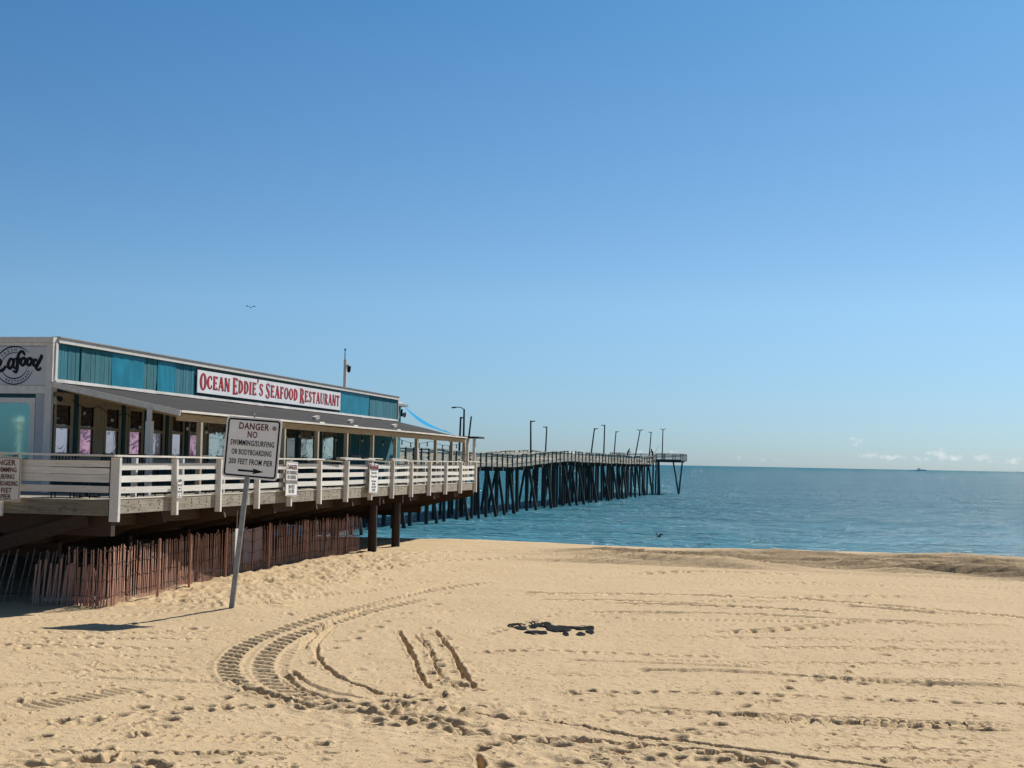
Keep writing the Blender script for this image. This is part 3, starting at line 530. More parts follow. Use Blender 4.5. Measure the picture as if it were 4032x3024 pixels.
def ribbon(mb, pts, place, closed=False, depth=.004, grow=0.0):
    """brush stroke: pts = (x, y, width)"""
    k = len(pts); Lp = []; Rp = []
    for i in range(k):
        a = pts[(i-1) % k] if closed or i > 0 else pts[i]; b = pts[(i+1) % k] if closed or i < k-1 else pts[i]
        dx, dy = b[0]-a[0], b[1]-a[1]; q = math.hypot(dx, dy) or 1; wd = pts[i][2]/2+grow
        Lp.append((pts[i][0]-dy/q*wd, pts[i][1]+dx/q*wd)); Rp.append((pts[i][0]+dy/q*wd, pts[i][1]-dx/q*wd))
    if grow and not closed:
        for P1, i, j in ((Lp, 0, 1), (Rp, 0, 1), (Lp, -1, -2), (Rp, -1, -2)):
            dx, dy = pts[i][0]-pts[j][0], pts[i][1]-pts[j][1]; q = math.hypot(dx, dy) or 1
            P1[i] = (P1[i][0]+dx/q*grow, P1[i][1]+dy/q*grow)
    vs = [place @ Vector((x, y, z)) for z in (0, depth) for x, y in Lp+Rp]; fs = []
    for i in range(k if closed else k-1):
        j = (i+1) % k; o = 2*k
        fs += [(i, j, k+j, k+i), (o+i, o+k+i, o+k+j, o+j), (i, o+i, o+j, j), (k+i, k+j, o+k+j, o+k+i)]
    mb.add(vs, fs)
def arc(cx, cy, rx, ry, a0, a1, k=14, w0=.07, w1=.20, tilt=0):
    out = []
    for i in range(k+1):
        a = rad(a0+(a1-a0)*i/k); out.append((cx+rx*math.cos(a), cy+ry*math.sin(a), w0+(w1-w0)*abs(math.cos(a+tilt))**1.3))
    return out
GL = {  # flared display capitals, unit height: width, strokes
 'O': (.62, [(arc(.31,.5,.215,.455,0,360,22)[:-1], True)]),
 'C': (.56, [(arc(.33,.5,.23,.455,52,308), False), ([(.47,.70,.05),(.50,.84,.10)], False), ([(.47,.30,.05),(.50,.16,.10)], False)]),
 'E': (.54, [([(.16,-.0,.24),(.15,.12,.19),(.15,.88,.19),(.16,1,.24)], False), ([(.15,.96,.08),(.40,.95,.09),(.50,.88,.22)], False), ([(.15,.52,.07),(.36,.52,.08),(.40,.52,.20)], False), ([(.15,.04,.08),(.40,.05,.09),(.50,.13,.24)], False)]),
 'A': (.62, [([(.07,0,.14),(.11,.1,.08),(.28,1,.09)], False), ([(.54,0,.24),(.50,.12,.20),(.31,1,.20)], False), ([(.14,.30,.08),(.48,.30,.08)], False)]),
 'N': (.62, [([(.10,0,.18),(.10,.14,.10),(.10,1,.12)], False), ([(.10,1,.20),(.50,.0,.18)], False), ([(.52,0,.10),(.52,.85,.10),(.53,1,.20)], False)]),
 'D': (.60, [([(.14,0,.22),(.14,.12,.18),(.14,.88,.18),(.14,1,.22)], False), (arc(.20,.5,.29,.455,-90,90), False)]),
 'I': (.30, [([(.15,0,.26),(.15,.14,.18),(.15,.86,.18),(.15,1,.26)], False)]),
 "'": (.22, [([(.11,1.05,.15),(.10,.92,.13),(.07,.78,.04)], False)]),
 'S': (.52, [([(.44,.80,.16),(.38,.92,.08),(.26,.965,.07),(.12,.88,.13),(.11,.72,.16),(.24,.56,.18),(.38,.42,.18),(.42,.25,.16),(.36,.09,.10),(.24,.035,.07),(.12,.08,.08),(.07,.22,.17)], False)]),
 'F': (.52, [([(.15,0,.26),(.15,.14,.19),(.15,.88,.19),(.15,1,.24)], False), ([(.15,.96,.08),(.38,.95,.09),(.48,.86,.22)], False), ([(.15,.50,.07),(.34,.50,.08),(.38,.50,.20)], False)]),
 'R': (.60, [([(.14,0,.24),(.14,.14,.18),(.14,.88,.18),(.14,1,.22)], False), (arc(.22,.74,.22,.22,-90,90,w1=.17), False), ([(.28,.50,.12),(.42,.20,.18),(.55,.0,.22)], False)]),
 'T': (.54, [([(.27,0,.24),(.27,.14,.18),(.27,.95,.18)], False), ([(.03,.86,.18),(.10,.95,.09),(.44,.95,.09),(.51,.86,.18)], False)]),
 'U': (.60, [([(.12,1,.22),(.12,.86,.17),(.12,.28,.17),(.17,.10,.13),(.30,.04,.08),(.43,.10,.08),(.48,.28,.09),(.48,.88,.09),(.48,1,.16)], False)]),
}

# ------------------------------------------------------------------ restaurant deck
deck = frame_empty('restaurant_deck', 0, 0, 0, 'weathered white railed timber deck on piles around the teal restaurant', 'deck')
DZ, YEND, XL = 2.22, 34.5, -16.0
POSTS = [0.0, 2.95, 5.45, 8.0, 10.45, 13.0, 15.55, 18.15, 20.75, 23.3, 25.9, 28.5, 31.1, 33.95]
fb = MB()
for k in range(56):
    y0 = .06+k*.612
    fb.box(XL, -.06, y0, y0+.600, DZ-.04, DZ+random.uniform(-.003, .003))
tag(fb.build('deck_planking', 'fascia', deck), kind='stuff')
def edge_noise(y): return .018*math.sin(y*.9)+.012*math.sin(y*2.3+1)
for a, b_ in zip(POSTS[:-1], POSTS[1:]):                     # fascia, boards and cap bay by bay along the sand side
    b = MB(); b.box(-.05, .0, a+.0, b_-.004, 1.935, 2.245); fo = b.build('fascia_board', 'fascia', deck); b = MB()
    for i in range(6):
        for z in (2.01, 2.10, 2.18):
            if random.random() < .75: y_ = a+.28+i*(b_-a-.5)/5+random.uniform(-.05, .05); b.box(.001, .006, y_-.012, y_+.012, z-.016-random.uniform(0, .02), z+.016)
    tag(b.build('nail_heads', 'wire', fo), kind='stuff')
    b = MB(); b.box(-.09, .012, a+.05, b_-.05, 2.247, 2.275); b.build('edge_plank', 'cap', deck)
    for k, (z0, z1) in enumerate(((2.37, 2.505), (2.615, 2.755), (2.875, 3.015))):
        j = random.uniform(-.015, .015); j2 = random.uniform(-.02, .02)
        b = MB(); b.beam((.025, a+.055, (z0+z1)/2+j), (.025, b_-.055, (z0+z1)/2+j2), .038, z1-z0); b.build('rail_board', 'white', deck)
for y in POSTS:
    ln = random.uniform(-.02, .02); b = MB(); wd = .07 if y else .10
    b.beam((.06, y, 1.83 if y else 1.78), (.06+ln, y+random.uniform(-.03, .03), 3.13), wd*2, .10, (0, 1, 0)); b.build('rail_post', 'white', deck)
    if y:
        b = MB(); b.box(-.75, -.63, y-.62, y-.52, DZ, 3.12); b.build('inner_post', 'white', deck)
caps = [(-.12, 2.9, 0), (2.75, 8.1, .0), (8.1, 13.2, .0), (13.0, 15.0, -.03), (15.2, 18.4, .015), (18.3, 20.5, -.02), (20.6, 22.6, .01), (22.4, 31.3, .0), (31.0, 32.4, -.015), (32.2, 34.6, .01)]
for k, (a, b_, dz) in enumerate(caps):
    wp = k in (3, 5, 8)
    b = MB(); b.beam((-.02, a, 3.165+dz+random.uniform(-.01, .01)), (-.02+random.uniform(-.03, .03), b_, 3.165+dz+(-.03 if wp else 0)), .30 if not wp else .22, .04); b.build('rail_cap', 'fascia' if wp else 'cap', deck)
for a, b_ in ((14.9, 16.9), (17.9, 19.4), (20.7, 22.3)):      # loose upper cap boards
    b = MB(); b.beam((.0, a, 3.225), (.05, b_, 3.215), .14, .03); b.build('loose_cap_board', 'cap', deck)
# front side, facing the boardwalk
FP = [-2.55, -5.1, -7.65, -10.2, -12.75, -15.3]
xs_ = [0]+FP
for a, b_ in zip(xs_[:-1], xs_[1:]):
    b = MB(); b.box(b_+.004, a-.06, -.05, 0, 1.90, 2.235); b.build('fascia_board', 'fasciax', deck)
    for z0, z1 in ((2.375, 2.515), (2.605, 2.765), (2.772, 2.905), (2.913, 3.05)):
        b = MB(); b.beam((b_+.07, -.03, (z0+z1)/2+random.uniform(-.008, .008)), (a-.07, -.03, (z0+z1)/2+random.uniform(-.01, .01)), .038, z1-z0); b.build('rail_board', 'whitex', deck)
    b = MB(); b.beam((b_-.1, -.02, 3.17), (a+.12 if a == 0 else a, -.02, 3.165), .34, .04); b.build('rail_cap', 'whitex', deck)
for x in FP:
    b = MB(); b.box(x-.075, x+.075, -.13, -.055, 1.84, 3.14); b.build('rail_post', 'white', deck)
# end rail over the water
for z0, z1 in ((2.37, 2.505), (2.615, 2.755), (2.875, 3.015)):
    b = MB(); b.box(-4.2, -.06, YEND-.02, YEND+.02, z0, z1); b.build('rail_board', 'whitex', deck)
b = MB(); b.box(-4.2, .1, YEND-.12, YEND+.14, 3.145, 3.185); b.build('rail_cap', 'cap', deck)
b = MB(); b.box(-4.3, -.05, YEND, YEND+.05, 1.94, 2.24); b.build('fascia_board', 'fasciax', deck)
for x in (-1.4, -2.8, -4.15):
    b = MB(); b.box(x-.06, x+.06, YEND+.05, YEND+.13, 1.9, 3.14); b.build('rail_post', 'white', deck)
# structure below
for x, z0, z1 in ((-2.6, 1.18, 1.62), (-6.2, 1.18, 1.62), (-10, 1.18, 1.62), (-14, 1.18, 1.62), (-.75, 1.62, 1.90)):
    b = MB(); b.box(x-.10, x+.10, .35, YEND-.3, z0, z1); b.build('girder', 'timber', deck)
b = MB()
for k in range(57): b.box(XL+.1, -.08, .15+k*.6, .2+k*.6, 1.92, 2.17)
tag(b.build('floor_joists', 'timber', deck), kind='stuff')
for k in range(10):                                          # raking outriggers carrying the overhang
    y = 2.4+3.5*k; b = MB(); b.beam((-.07, y+.25, 1.81), (-3.0, y-.25, 1.13), .16, .30); b.build('outrigger', 'timber', deck)
    b = MB(); b.box(-15, -2.3, y-.42, y-.24, .86, 1.17); b.build('cross_beam', 'timber', deck)
b = MB(); b.box(-15.5, -.12, .22, .40, 1.46, 1.88); b.build('header_beam', 'timber', deck)
b = MB(); b.beam((-.6, .15, 1.82), (-3.6, .15, .95), .14, .28, (0, 0, 1)); b.build('brace', 'timber', deck)
b = MB(); b.beam((-3.6, .5, 1.75), (-7.6, .5, .9), .14, .28); b.build('brace', 'timber', deck)
def pile(x, y, top, r=.15):
    X, Y = to_world(x, y); g = max(sand_z(X, Y), -4.5); b = MB()
    b.tube((x, y, g-.8), (x+random.uniform(-.02, .02), y, top), r*1.04, r*.96, 10)
    return b.build('pile', 'pile', deck)
for y in (19.75, 22.65): pile(-.30, y, 1.90, .155)
for k in range(10):
    y = 2.1+3.5*k
    for x in ((-2.6, -6.2, -10, -14) if y < 22 else (-6.2, -10, -14)): pile(x+random.uniform(-.1, .1), y+random.uniform(-.1, .1), 1.0 if x < -2 else 1.2, .15)
for y in (19.75, 22.65):
    b = MB(); b.box(-1.3, .0, y-.24, y-.165, 1.62, 1.90); b.build('pile_clamp', 'timber', deck)

# ------------------------------------------------------------------ restaurant building
BX, BY, BE = -4.0, 4.48, 35.4        # side wall plane, near corner, far corner
bld = frame_empty('restaurant_building', BX, BY, DZ, 'long low white and teal seafood restaurant with dark awning roof', 'building')
def lb(mb, name, mat, z=0): 
    """geometry written in deck coordinates, stored relative to the building's base"""
    mb.v = [(v[0]-BX, v[1]-BY, v[2]-DZ) for v in mb.v]; return mb.build(name, mat, bld)
def bx(name, mat, *a): b = MB(); b.box(*a); return lb(b, name, mat)
TOP = 6.07
bx('roof', 'flash', BX-12.0, BX-.06, BY+.06, BE+2.0, 5.70, 5.80)
bx('back_wall', 'wallwhite', BX-12.1, BX-11.9, BY+.05, BE+2.0, DZ, 5.9)
bx('end_wall', 'teal', BX-12, BX-.46, BE+1.9, BE+2.02, DZ, 5.82)
bx('front_wall', 'wallwhite', BX-12, BX-.25, BY+.06, BY+.2, DZ, 5.95)
bx('front_parapet', 'trim', BX-12, BX+.02, BY-.06, BY+.16, 5.93, TOP)
bx('front_parapet_lower', 'trim', BX-12, BX-.14, BY-.035, BY+.058, 5.85, 5.926)
bx('corner_board', 'trim', BX-.17, BX+.015, BY-.05, BY+.055, DZ, 5.926)
bx('side_corner_board', 'trim', BX-.02, BX+.04, BY+.058, BY+.17, 4.72, 5.93)
bx('sign_base_trim', 'trim', BX-12, BX-.175, BY-.045, BY+.055, 4.66, 4.86)
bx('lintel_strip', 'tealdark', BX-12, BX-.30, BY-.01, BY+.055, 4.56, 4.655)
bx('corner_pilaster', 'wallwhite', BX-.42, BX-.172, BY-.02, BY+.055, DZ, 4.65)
bx('side_parapet', 'trim', BX-.10, BX+.06, BY+.165, BE, 5.945, TOP)
bx('parapet_cap', 'flash', BX-.16, BX+.09, BY+.165, BE, TOP+.002, TOP+.03)
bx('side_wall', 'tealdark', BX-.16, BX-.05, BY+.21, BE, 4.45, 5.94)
bx('sill_wall', 'wallwhite', BX-.16, BX-.045, BY+.21, BE-7, 2.92, 3.08)
bx('shade_kick_wall', 'tealdark', BX-.16, BX-.047, BY+.21, BE-7, DZ, 2.918)  # lower wall coloured dark to carry the awning shade between the rails
bx('room_shade_slab', 'interior', BX-3.2, BX-3.1, BY+.3, BE-7, DZ, 4.6)  # unseen dark slab added behind the panes to shade the room
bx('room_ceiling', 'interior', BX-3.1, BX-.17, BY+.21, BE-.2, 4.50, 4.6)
# teal band boards and sheets above the awning
def teal_boards(t0, t1, mat, wd, proud=0.0):
    t = t0
    while t < t1-.02:
        e = min(t+wd*random.uniform(.9, 1.1), t1)
        b = MB(); b.box(BX-.05, BX-.022+proud+random.uniform(-.004, .006), BY+t+.008, BY+e-.008, 5.02+random.uniform(-.03, .03), 5.93); lb(b, 'siding_board', mat); t = e
teal_boards(.20, 1.36, 'teal', .19); teal_boards(1.42, 3.07, 'tealold', .24, .012); teal_boards(5.02, 5.86, 'tealold', .2)
teal_boards(7.07, 8.52, 'teal', .19); teal_boards(26.6, 30.9, 'teal', .21)
for t0, t1 in ((3.09, 5.0), (5.88, 7.05), (22.45, 26.45)):
    b = MB(); k = 10
    vs = []; fs = []
    for i in range(k+1):
        for z in (5.03, 5.48, 5.93): vs.append((BX+.0+.012*math.sin(i*2.1+z*3)-.005, BY+t0+(t1-t0)*i/k, z))
    for i in range(k):
        for j in range(2): fs.append((i*3+j, (i+1)*3+j, (i+1)*3+j+1, i*3+j+1))
    b.add(vs, fs, True); o = lb(b, 'siding_sheet', 'bluesheet'); tag(o, 'plain faded blue sheet nailed over the siding')
# set-back end bay
for k in range(10): b = MB(); b.box(BX-.45, BX-.42, BE+.03+k*.2, BE+.03+k*.2+.185, 2.3, 5.83); lb(b, 'siding_board', 'teal')
bx('end_bay_coping', 'trim', BX-.6, BX-.36, BE+.0, BE+2.05, 5.83, 5.94)
bx('downpipe', 'trim', BX-.05, BX+.02, BE+.002, BE+.06, 4.9, 5.94)
# lower side wall at the far end: vertical teal boards under the awning
t = 23.3
while t < 30.85: b = MB(); b.box(BX-.05, BX-.02+random.uniform(-.004, .004), BY+t, BY+t+.192, DZ, 4.95); lb(b, 'siding_board', 'teal'); t += .2
# windows
def window(t0, t1, z0, z1, low, up, sash=True):
    wroot = bx('window', 'frame', BX-.045, BX-.02, BY+t0-.09, BY+t1+.09, z1+.003, z1+.10)
    def sub(name, mat, *a): b = MB(); b.box(*a); b.v = [(v[0]-BX, v[1]-BY, v[2]-DZ) for v in b.v]; o = b.build(name, mat, wroot); return o
    sub('jamb', 'frame', BX-.045, BX-.018, BY+t0-.09, BY+t0, z0, z1); sub('jamb', 'frame', BX-.045, BX-.018, BY+t1, BY+t1+.09, z0, z1)
    sub('sill', 'frame', BX-.045, BX+.05, BY+t0-.1, BY+t1+.1, z0-.06, z0-.002)
    zm = (z0+z1)/2+.09
    if sash:
        sub('meeting_rail', 'frame', BX-.055, BX-.03, BY+t0+.002, BY+t1-.002, zm-.035, zm+.035)
        sub('pane', low, BX-.075, BX-.066, BY+t0+.002, BY+t1-.002, z0, zm-.036); sub('pane', up, BX-.085, BX-.076, BY+t0+.002, BY+t1-.002, zm+.036, z1)
    else: sub('pane', low, BX-.075, BX-.066, BY+t0+.002, BY+t1-.002, z0, z1)
lows = ['filmglass', 'pinkglass', 'filmglass', 'pinkglass', 'filmglass', 'filmglass', 'pinkglass']
starts = [.30, 1.52, 2.93, 4.30, 5.68, 7.03, 8.28]
for t, lo in zip(starts, lows): window(t, t+.72, 3.14, 4.40, lo, 'glass')
for k, t in enumerate(starts[:-1]):                          # fill between the windows: cream casing and a deep teal strip
    a = t+.82; e = starts[k+1]-.1
    bx('wall_casing', 'frame', BX-.06, BX-.035, BY+a, BY+e, 3.085, 4.50)
    if k != 1: bx('pilaster', 'tealdark', BX-.034, BX+.0, BY+a+.06, BY+a+.24, 3.085, 4.7)
bx('header_casing', 'frame', BX-.06, BX-.04, BY+.22, BY+9.3, 4.505, 4.72)
bx('entry_casing', 'frame', BX-.06, BX-.03, BY+9.12, BY+9.55, 3.085, 4.50)
for t0, t1 in ((9.7, 11.6), (12.1, 14.0), (14.4, 16.3), (18.15, 19.7), (20.6, 22.1)):
    window(t0, t1, 3.10, 4.36, 'paleglass', 'glass', False)
for a, e in ((11.72, 11.98), (14.12, 14.28), (16.42, 16.58), (17.75, 18.03), (19.82, 20.48), (22.22, 23.28)):
    bx('pilaster', 'tealdark', BX-.06, BX-.02, BY+a, BY+e, DZ, 4.5)
bx('door', 'tealdark', BX-.10, BX-.07, BY+16.62, BY+17.7, DZ, 4.4)
bx('door_pane', 'glass', BX-.068, BX-.06, BY+16.75, BY+17.55, 3.0, 4.25)
bx('header_casing', 'frame', BX-.06, BX-.035, BY+9.35, BY+23.2, 4.505, 4.72)
window(24.1, 25.3, 3.35, 4.2, 'filmglass', 'glass')
# big front window facing the camera
fw = bx('window', 'trim', BX-2.3, BX-.43, BY-.03, BY+.055, 4.43, 4.555)
def fsub(name, mat, *a): b = MB(); b.box(*a); b.v = [(v[0]-BX, v[1]-BY, v[2]-DZ) for v in b.v]; return b.build(name, mat, fw)
fsub('jamb', 'trim', BX-.56, BX-.43, BY-.028, BY+.053, 2.95, 4.427); fsub('jamb', 'trim', BX-2.3, BX-2.17, BY-.028, BY+.053, 2.95, 4.427)
fsub('sill', 'trim', BX-2.35, BX-.43, BY-.06, BY+.05, 2.86, 2.945); fsub('pane', 'tealglass', BX-2.168, BX-.562, BY+.012, BY+.03, 2.947, 4.428)
b = MB(); a_ = [(BX-.562-.16+.16*math.sin(rad(t)), BY+.008, 4.427-.16+.16*math.cos(rad(t))) for t in range(0, 91, 15)]
b.prism([(BX-.562, BY+.008, 4.427)]+a_, (0, .004, 0)); b.v = [(v[0]-BX, v[1]-BY, v[2]-DZ) for v in b.v]; b.build('corner_bracket', 'trim', fw)
# awning
EX, EZ, WZ, AE = -.63, 4.28, 4.95, 34.95
def az_(x): return EZ+(WZ-EZ)*(EX-x)/(EX-BX)
b = MB(); k = 24
vs = []; fs = []
for i in range(k+1):
    y = BY+.03+(AE-BY-.03)*i/k; sag = -.02*math.sin(i*.8)-.05*max(0, (i-17)/7)**2
    yw = BY+.03+(BE+.0-BY-.03)*i/k
    for x, q in ((BX+.02, 0), (-2.9, .3), (-1.7, .65), (EX, 1)): vs.append((x, yw*(1-q)+y*q, az_(x)+sag*q+.01*math.sin(i*1.7+x*3)*(0 < q < 1)))
nv = len(vs); vs += [(x, y, z-.05) for x, y, z in vs]
for i in range(k):
    for j in range(3):
        q = (i*4+j, (i+1)*4+j, (i+1)*4+j+1, i*4+j+1); fs.append(q); fs.append(tuple(v+nv for v in reversed(q)))
    fs.append((i*4+3, (i+1)*4+3, (i+1)*4+3+nv, i*4+3+nv))
for j in range(3): fs.append((j, j+1, j+1+nv, j+nv)); fs.append((k*4+j, k*4+j+nv, k*4+j+1+nv, k*4+j+1))
b.add(vs, fs); aw = lb(b, 'awning_roof', 'roof')
for i in range(11):                                           # flashing strip in uneven lengths
    y0 = BY+.06+i*2.8; b = MB(); q = random.uniform(-.01, .01)
    b.add([(BX+.015, y0, 4.935), (BX+.015, min(y0+2.79, BE-.02), 4.935), (BX+.10, min(y0+2.79, BE-.02), 4.955+q), (BX+.10, y0, 4.955-q), (BX-.005, y0, 5.045+q), (BX-.005, min(y0+2.79, BE-.02), 5.045-q)], [(0,1,2,3), (3,2,5,4), (0,4,5,1), (0,3,4), (1,5,2)]); lb(b, 'flashing', 'flash')
b = MB(); b.beam((BX-.02, BY-.005, WZ-.055), (EX+.05, BY-.005, EZ-.055), .05, .13); lb(b, 'awning_end_board', 'trim')
b = MB(); b.beam((BX-.02, BY-.035, WZ+.0), (EX+.05, BY-.035, EZ+.0), .03, .05); lb(b, 'awning_drip_edge', 'trim')
for i in range(10):
    y0 = BY+.05+i*3.05; sg = -.05*max(0, (i-7)/3)**2
    b = MB(); b.beam((EX+.03, y0, EZ-.005+sg), (EX+.03, min(y0+3.04, AE), EZ-.008+sg), .07, .055); lb(b, 'eave_trim', 'cap')
    b = MB(); b.beam((EX-.06, y0, EZ-.145+sg), (EX-.06, min(y0+3.045, AE), EZ-.145+sg), .05, .18); lb(b, 'eave_beam', 'beam')
for i in range(26):
    y = BY+.5+i*1.2; b = MB(); b.beam((BX+.0, y, WZ-.12), (EX-.1, y, EZ-.12), .04, .12); lb(b, 'rafter', 'beam')
for y in (5.9, 8.85, 11.85, 14.8, 17.75, 20.7, 23.65, 26.65, 29.65, 32.45, 34.8):
    b = MB(); b.box(EX-.12, EX+.0, y-.06, y+.06, DZ, EZ-.24); lb(b, 'awning_post', 'frame')
bx('awning_post', 'white', -1.42, -1.27, BY-.13, BY+.02, DZ, 4.02); bx('post_head', 'trim', -1.40, -1.30, BY-.11, BY-.03, 4.02, 4.32)
# small porch roof past the end of the awning
bx('porch_roof', 'roof', -3.6, -.15, AE+.35, 36.6, 4.24, 4.32)
for x, y in ((-.4, 35.6), (-.9, 36.4), (-3.3, 36.4)): bx('porch_post', 'trim', x-.06, x+.06, y-.06, y+.06, 2.3, 4.24)

# roadside name board on the teal band
nb = frame_empty('name_board', BX+.02, 20, 5.14, 'long white board with red letters OCEAN EDDIE\'S SEAFOOD RESTAURANT', 'sign')
for y0, y1 in ((13.02, 16.38), (16.40, 19.82), (19.84, 23.3), (23.32, 26.9)):
    b = MB(); b.box(0, .025, y0-20, y1-20, 0, .70); b.build('board_panel', 'board', nb)
def set_sign(words_, y0, y1, base, big, small, place_x, parent):
    tot = 0; lay = []
    for wd in words_:
        for i, ch in enumerate(wd):
            s_ = big if i == 0 else small; gw = GL[ch][0]; lay.append((ch, tot, s_, i)); tot += (gw*(1.0 if i else 1.12)+.07)*(1 if i else 1.0)
        tot += .26
    tot -= .33; ux = (y1-y0)/tot
    inner = MB(); outer = MB()
    for ch, x, s_, i in lay:
        bz = base if i == 0 else base+.06
        if ch == "'": bz += .10
        for zz, mb_, grow in ((.0, outer, .016), (.004, inner, 0)):
            pl = Matrix.Translation((place_x+zz, y0+x*ux, bz)) @ Matrix(((0,0,1,0), (ux*(1.12 if i == 0 else 1),0,0,0), (0,s_,0,0), (0,0,0,1)))
            for st, cl_ in GL[ch][1]: ribbon(mb_, st, pl, cl_, .004, grow if zz == 0 else -.012)
    outer.build('letter_edges', 'darkred', parent); inner.build('lettering', 'red', parent)
set_sign(['OCEAN', "EDDIE'S", 'SEAFOOD', 'RESTAURANT'], 13.2-20, 26.75-20, .09, .53, .42, .027, nb)

# round seafood emblem on the front
fs_ = frame_empty('emblem_board', BX-2.0, BY-.03, 4.87, 'grey white board with round navy emblem reading FRESH SEAFOOD RESTAURANT', 'sign')
b = MB(); b.box(-2.6, 1.83, 0, .05, 0, .965); b.build('board_panel', 'boardgrey', fs_)
def ep(zx, zy): return (1.0/1003*(zx-1345)+2.0, 6.107-zy/1096-4.87)      # survey of the emblem in metres on the board
EP = Matrix(((1,0,0,0), (0,0,-1,-.002), (0,1,0,0), (0,0,0,1)))
ring = MB(); cxy = ep(310, 820); RX, RY = .515, .470
def ringarc(r, a0, a1, w0, w1):
    kk = 20; pts = []
    for i in range(kk+1):
        a = rad(a0+(a1-a0)*i/kk); q = math.sin(math.pi*i/kk); pts.append((cxy[0]+RX*r*math.cos(a), cxy[1]+RY*r*math.sin(a), w0+(w1-w0)*q))
    ribbon(ring, pts, EP, False, .003)
ringarc(1.0, 42, 178, .008, .040); ringarc(.68, 60, 178, .006, .026); ringarc(1.0, -12, -168, .008, .034); ringarc(.70, -8, -172, .008, .034)
def arctext(txt, r, a0, a1, size, flip):
    for i, ch in enumerate(txt):
        a = a0+(a1-a0)*i/(len(txt)-1); px_ = cxy[0]+RX*r*math.cos(rad(a)); pz_ = cxy[1]+RY*r*math.sin(rad(a))
        text_mb(ring, ch, size, EP @ Matrix.Translation((px_, pz_, 0)) @ Matrix.Rotation(rad(a-90 if not flip else a+90), 4, 'Z') @ Matrix.Translation((0, -size*.35, 0)), 1, 'CENTER', .02)
arctext('FRESH', .83, 142, 88, .095, False); arctext('RESTAURANT', .85, -118, -22, .085, True)
ring.build('ring_lettering', 'navy', fs_)
STR = [ # brush script strokes in survey units: x, y, width
 [(-235,610,45),(-310,545,50),(-410,575,65),(-430,680,75),(-350,770,80),(-285,860,80),(-330,970,65),(-440,1000,50),(-530,930,45)],
 [(-260,880,40),(-120,830,40),(-60,720,40),(-110,640,40),(-190,720,60),(-190,860,70),(-110,960,60),(0,930,50),(70,830,40)],
 [(255,640,40),(190,640,50),(145,740,65),(135,850,65),(180,895,45),(245,830,40),(290,680,45)],
 [(295,630,60),(275,760,60),(290,870,60),(345,885,40),(380,800,30)],
 [(545,520,55),(560,470,50),(500,425,40),(430,470,55),(398,590,70),(392,740,72),(388,880,70),(360,985,55),(300,985,45),(285,950,40)],
 [(310,625,30),(390,640,34),(480,640,30)],
 [(560,600,45),(500,640,50),(475,740,60),(510,805,50),(575,770,50),(605,680,55),(570,605,45),(640,640,24)],
 [(735,610,45),(675,640,50),(645,740,60),(680,805,50),(745,770,50),(775,680,55),(740,612,45),(815,660,24)],
 [(930,670,45),(860,660,50),(820,750,60),(845,825,50),(910,800,45),(965,700,50)],
 [(1045,520,50),(1035,580,60),(985,690,62),(930,800,62),(905,880,60),(940,930,55),(1010,905,40),(1025,860,30)]]
for nm, mt, dx, dy, dep in (('script_shadow', 'navy', 22, 32, .003), ('script_lettering', 'ink', 0, 0, .009)):
    mb_ = MB()
    for st in STR:
        q = catmull([(x, y) for x, y, _ in st], 12); wds = np.interp(np.linspace(0, len(st)-1, len(q)), range(len(st)), [s[2] for s in st])
        pts = [(*ep(a[0]+dx, a[1]+dy), wd/1050*(1.15 if nm == 'script_lettering' else .8)) for a, wd in zip(q, wds)]; ribbon(mb_, pts, EP @ Matrix.Translation((0, 0, .004 if nm == 'script_lettering' else 0)), False, dep)
    mb_.build(nm, mt, fs_)

# ------------------------------------------------------------------ warning signs
def sign_plate(mb, wd, ht, pl, r=.05, t=.004):
    pts = []
    for cx_, cy_, a0 in ((wd/2-r, ht/2-r, 0), (-wd/2+r, ht/2-r, 90), (-wd/2+r, -ht/2+r, 180), (wd/2-r, -ht/2+r, 270)):
        for k in range(5): a = rad(a0+22.5*k); pts.append((cx_+r*math.cos(a), cy_+r*math.sin(a)))
    mb.prism([pl @ Vector((x, y, 0)) for x, y in pts], pl.to_3x3() @ Vector((0, 0, -t)))
def border(mb, wd, ht, pl, lw, r=.045):
    pts = []
    for cx_, cy_, a0 in ((wd/2-r, ht/2-r, 0), (-wd/2+r, ht/2-r, 90), (-wd/2+r, -ht/2+r, 180), (wd/2-r, -ht/2+r, 270)):
        for k in range(5): a = rad(a0+22.5*k); pts.append((cx_+r*math.cos(a), cy_+r*math.sin(a), lw))
    ribbon(mb, pts, pl, True, .003)
# leaning sign on a steel post in the sand
sx, sy = -5.73, 29.55; sg = sand_z(sx, sy)
sp = empty('warning_sign', (sx, sy, sg), 0, 'large leaning square DANGER NO SWIMMING sign on a steel post in the sand', 'sign')
lean = Vector((.092, .0, 1.0)).normalized(); th = rad(12)
rt0 = Vector((math.cos(th), -math.sin(th), -.060)); fwd = Vector((-math.sin(th), -math.cos(th), 0))
rt = rt0.normalized(); up = (lean-lean.dot(rt)*rt).normalized(); nrm = rt.cross(up)
b = MB(); b.beam(-lean*.6, lean*2.72, .10, .035, nrm); b.beam(lean*2.70+nrm*-.02, lean*3.95+nrm*-.03, .075, .03, nrm); b.build('post', 'galv', sp)
b = MB(); b.beam(-lean*.6+nrm*-.02+rt*.04, lean*2.72+nrm*-.02+rt*.04, .012, .05, nrm); b.build('post_flange', 'galv', sp)
ctr = Vector((.335, 0, 3.295))+nrm*.02; pl = plane_at(ctr, rt, up)
b = MB(); sign_plate(b, 1.22, 1.27, pl, .07, .012); b.build('sign_panel', 'signface', sp)
ink = MB(); mar = MB(); PL = pl @ Matrix.Translation((0, 0, .001))
border(ink, 1.12, 1.165, PL, .035, .05)
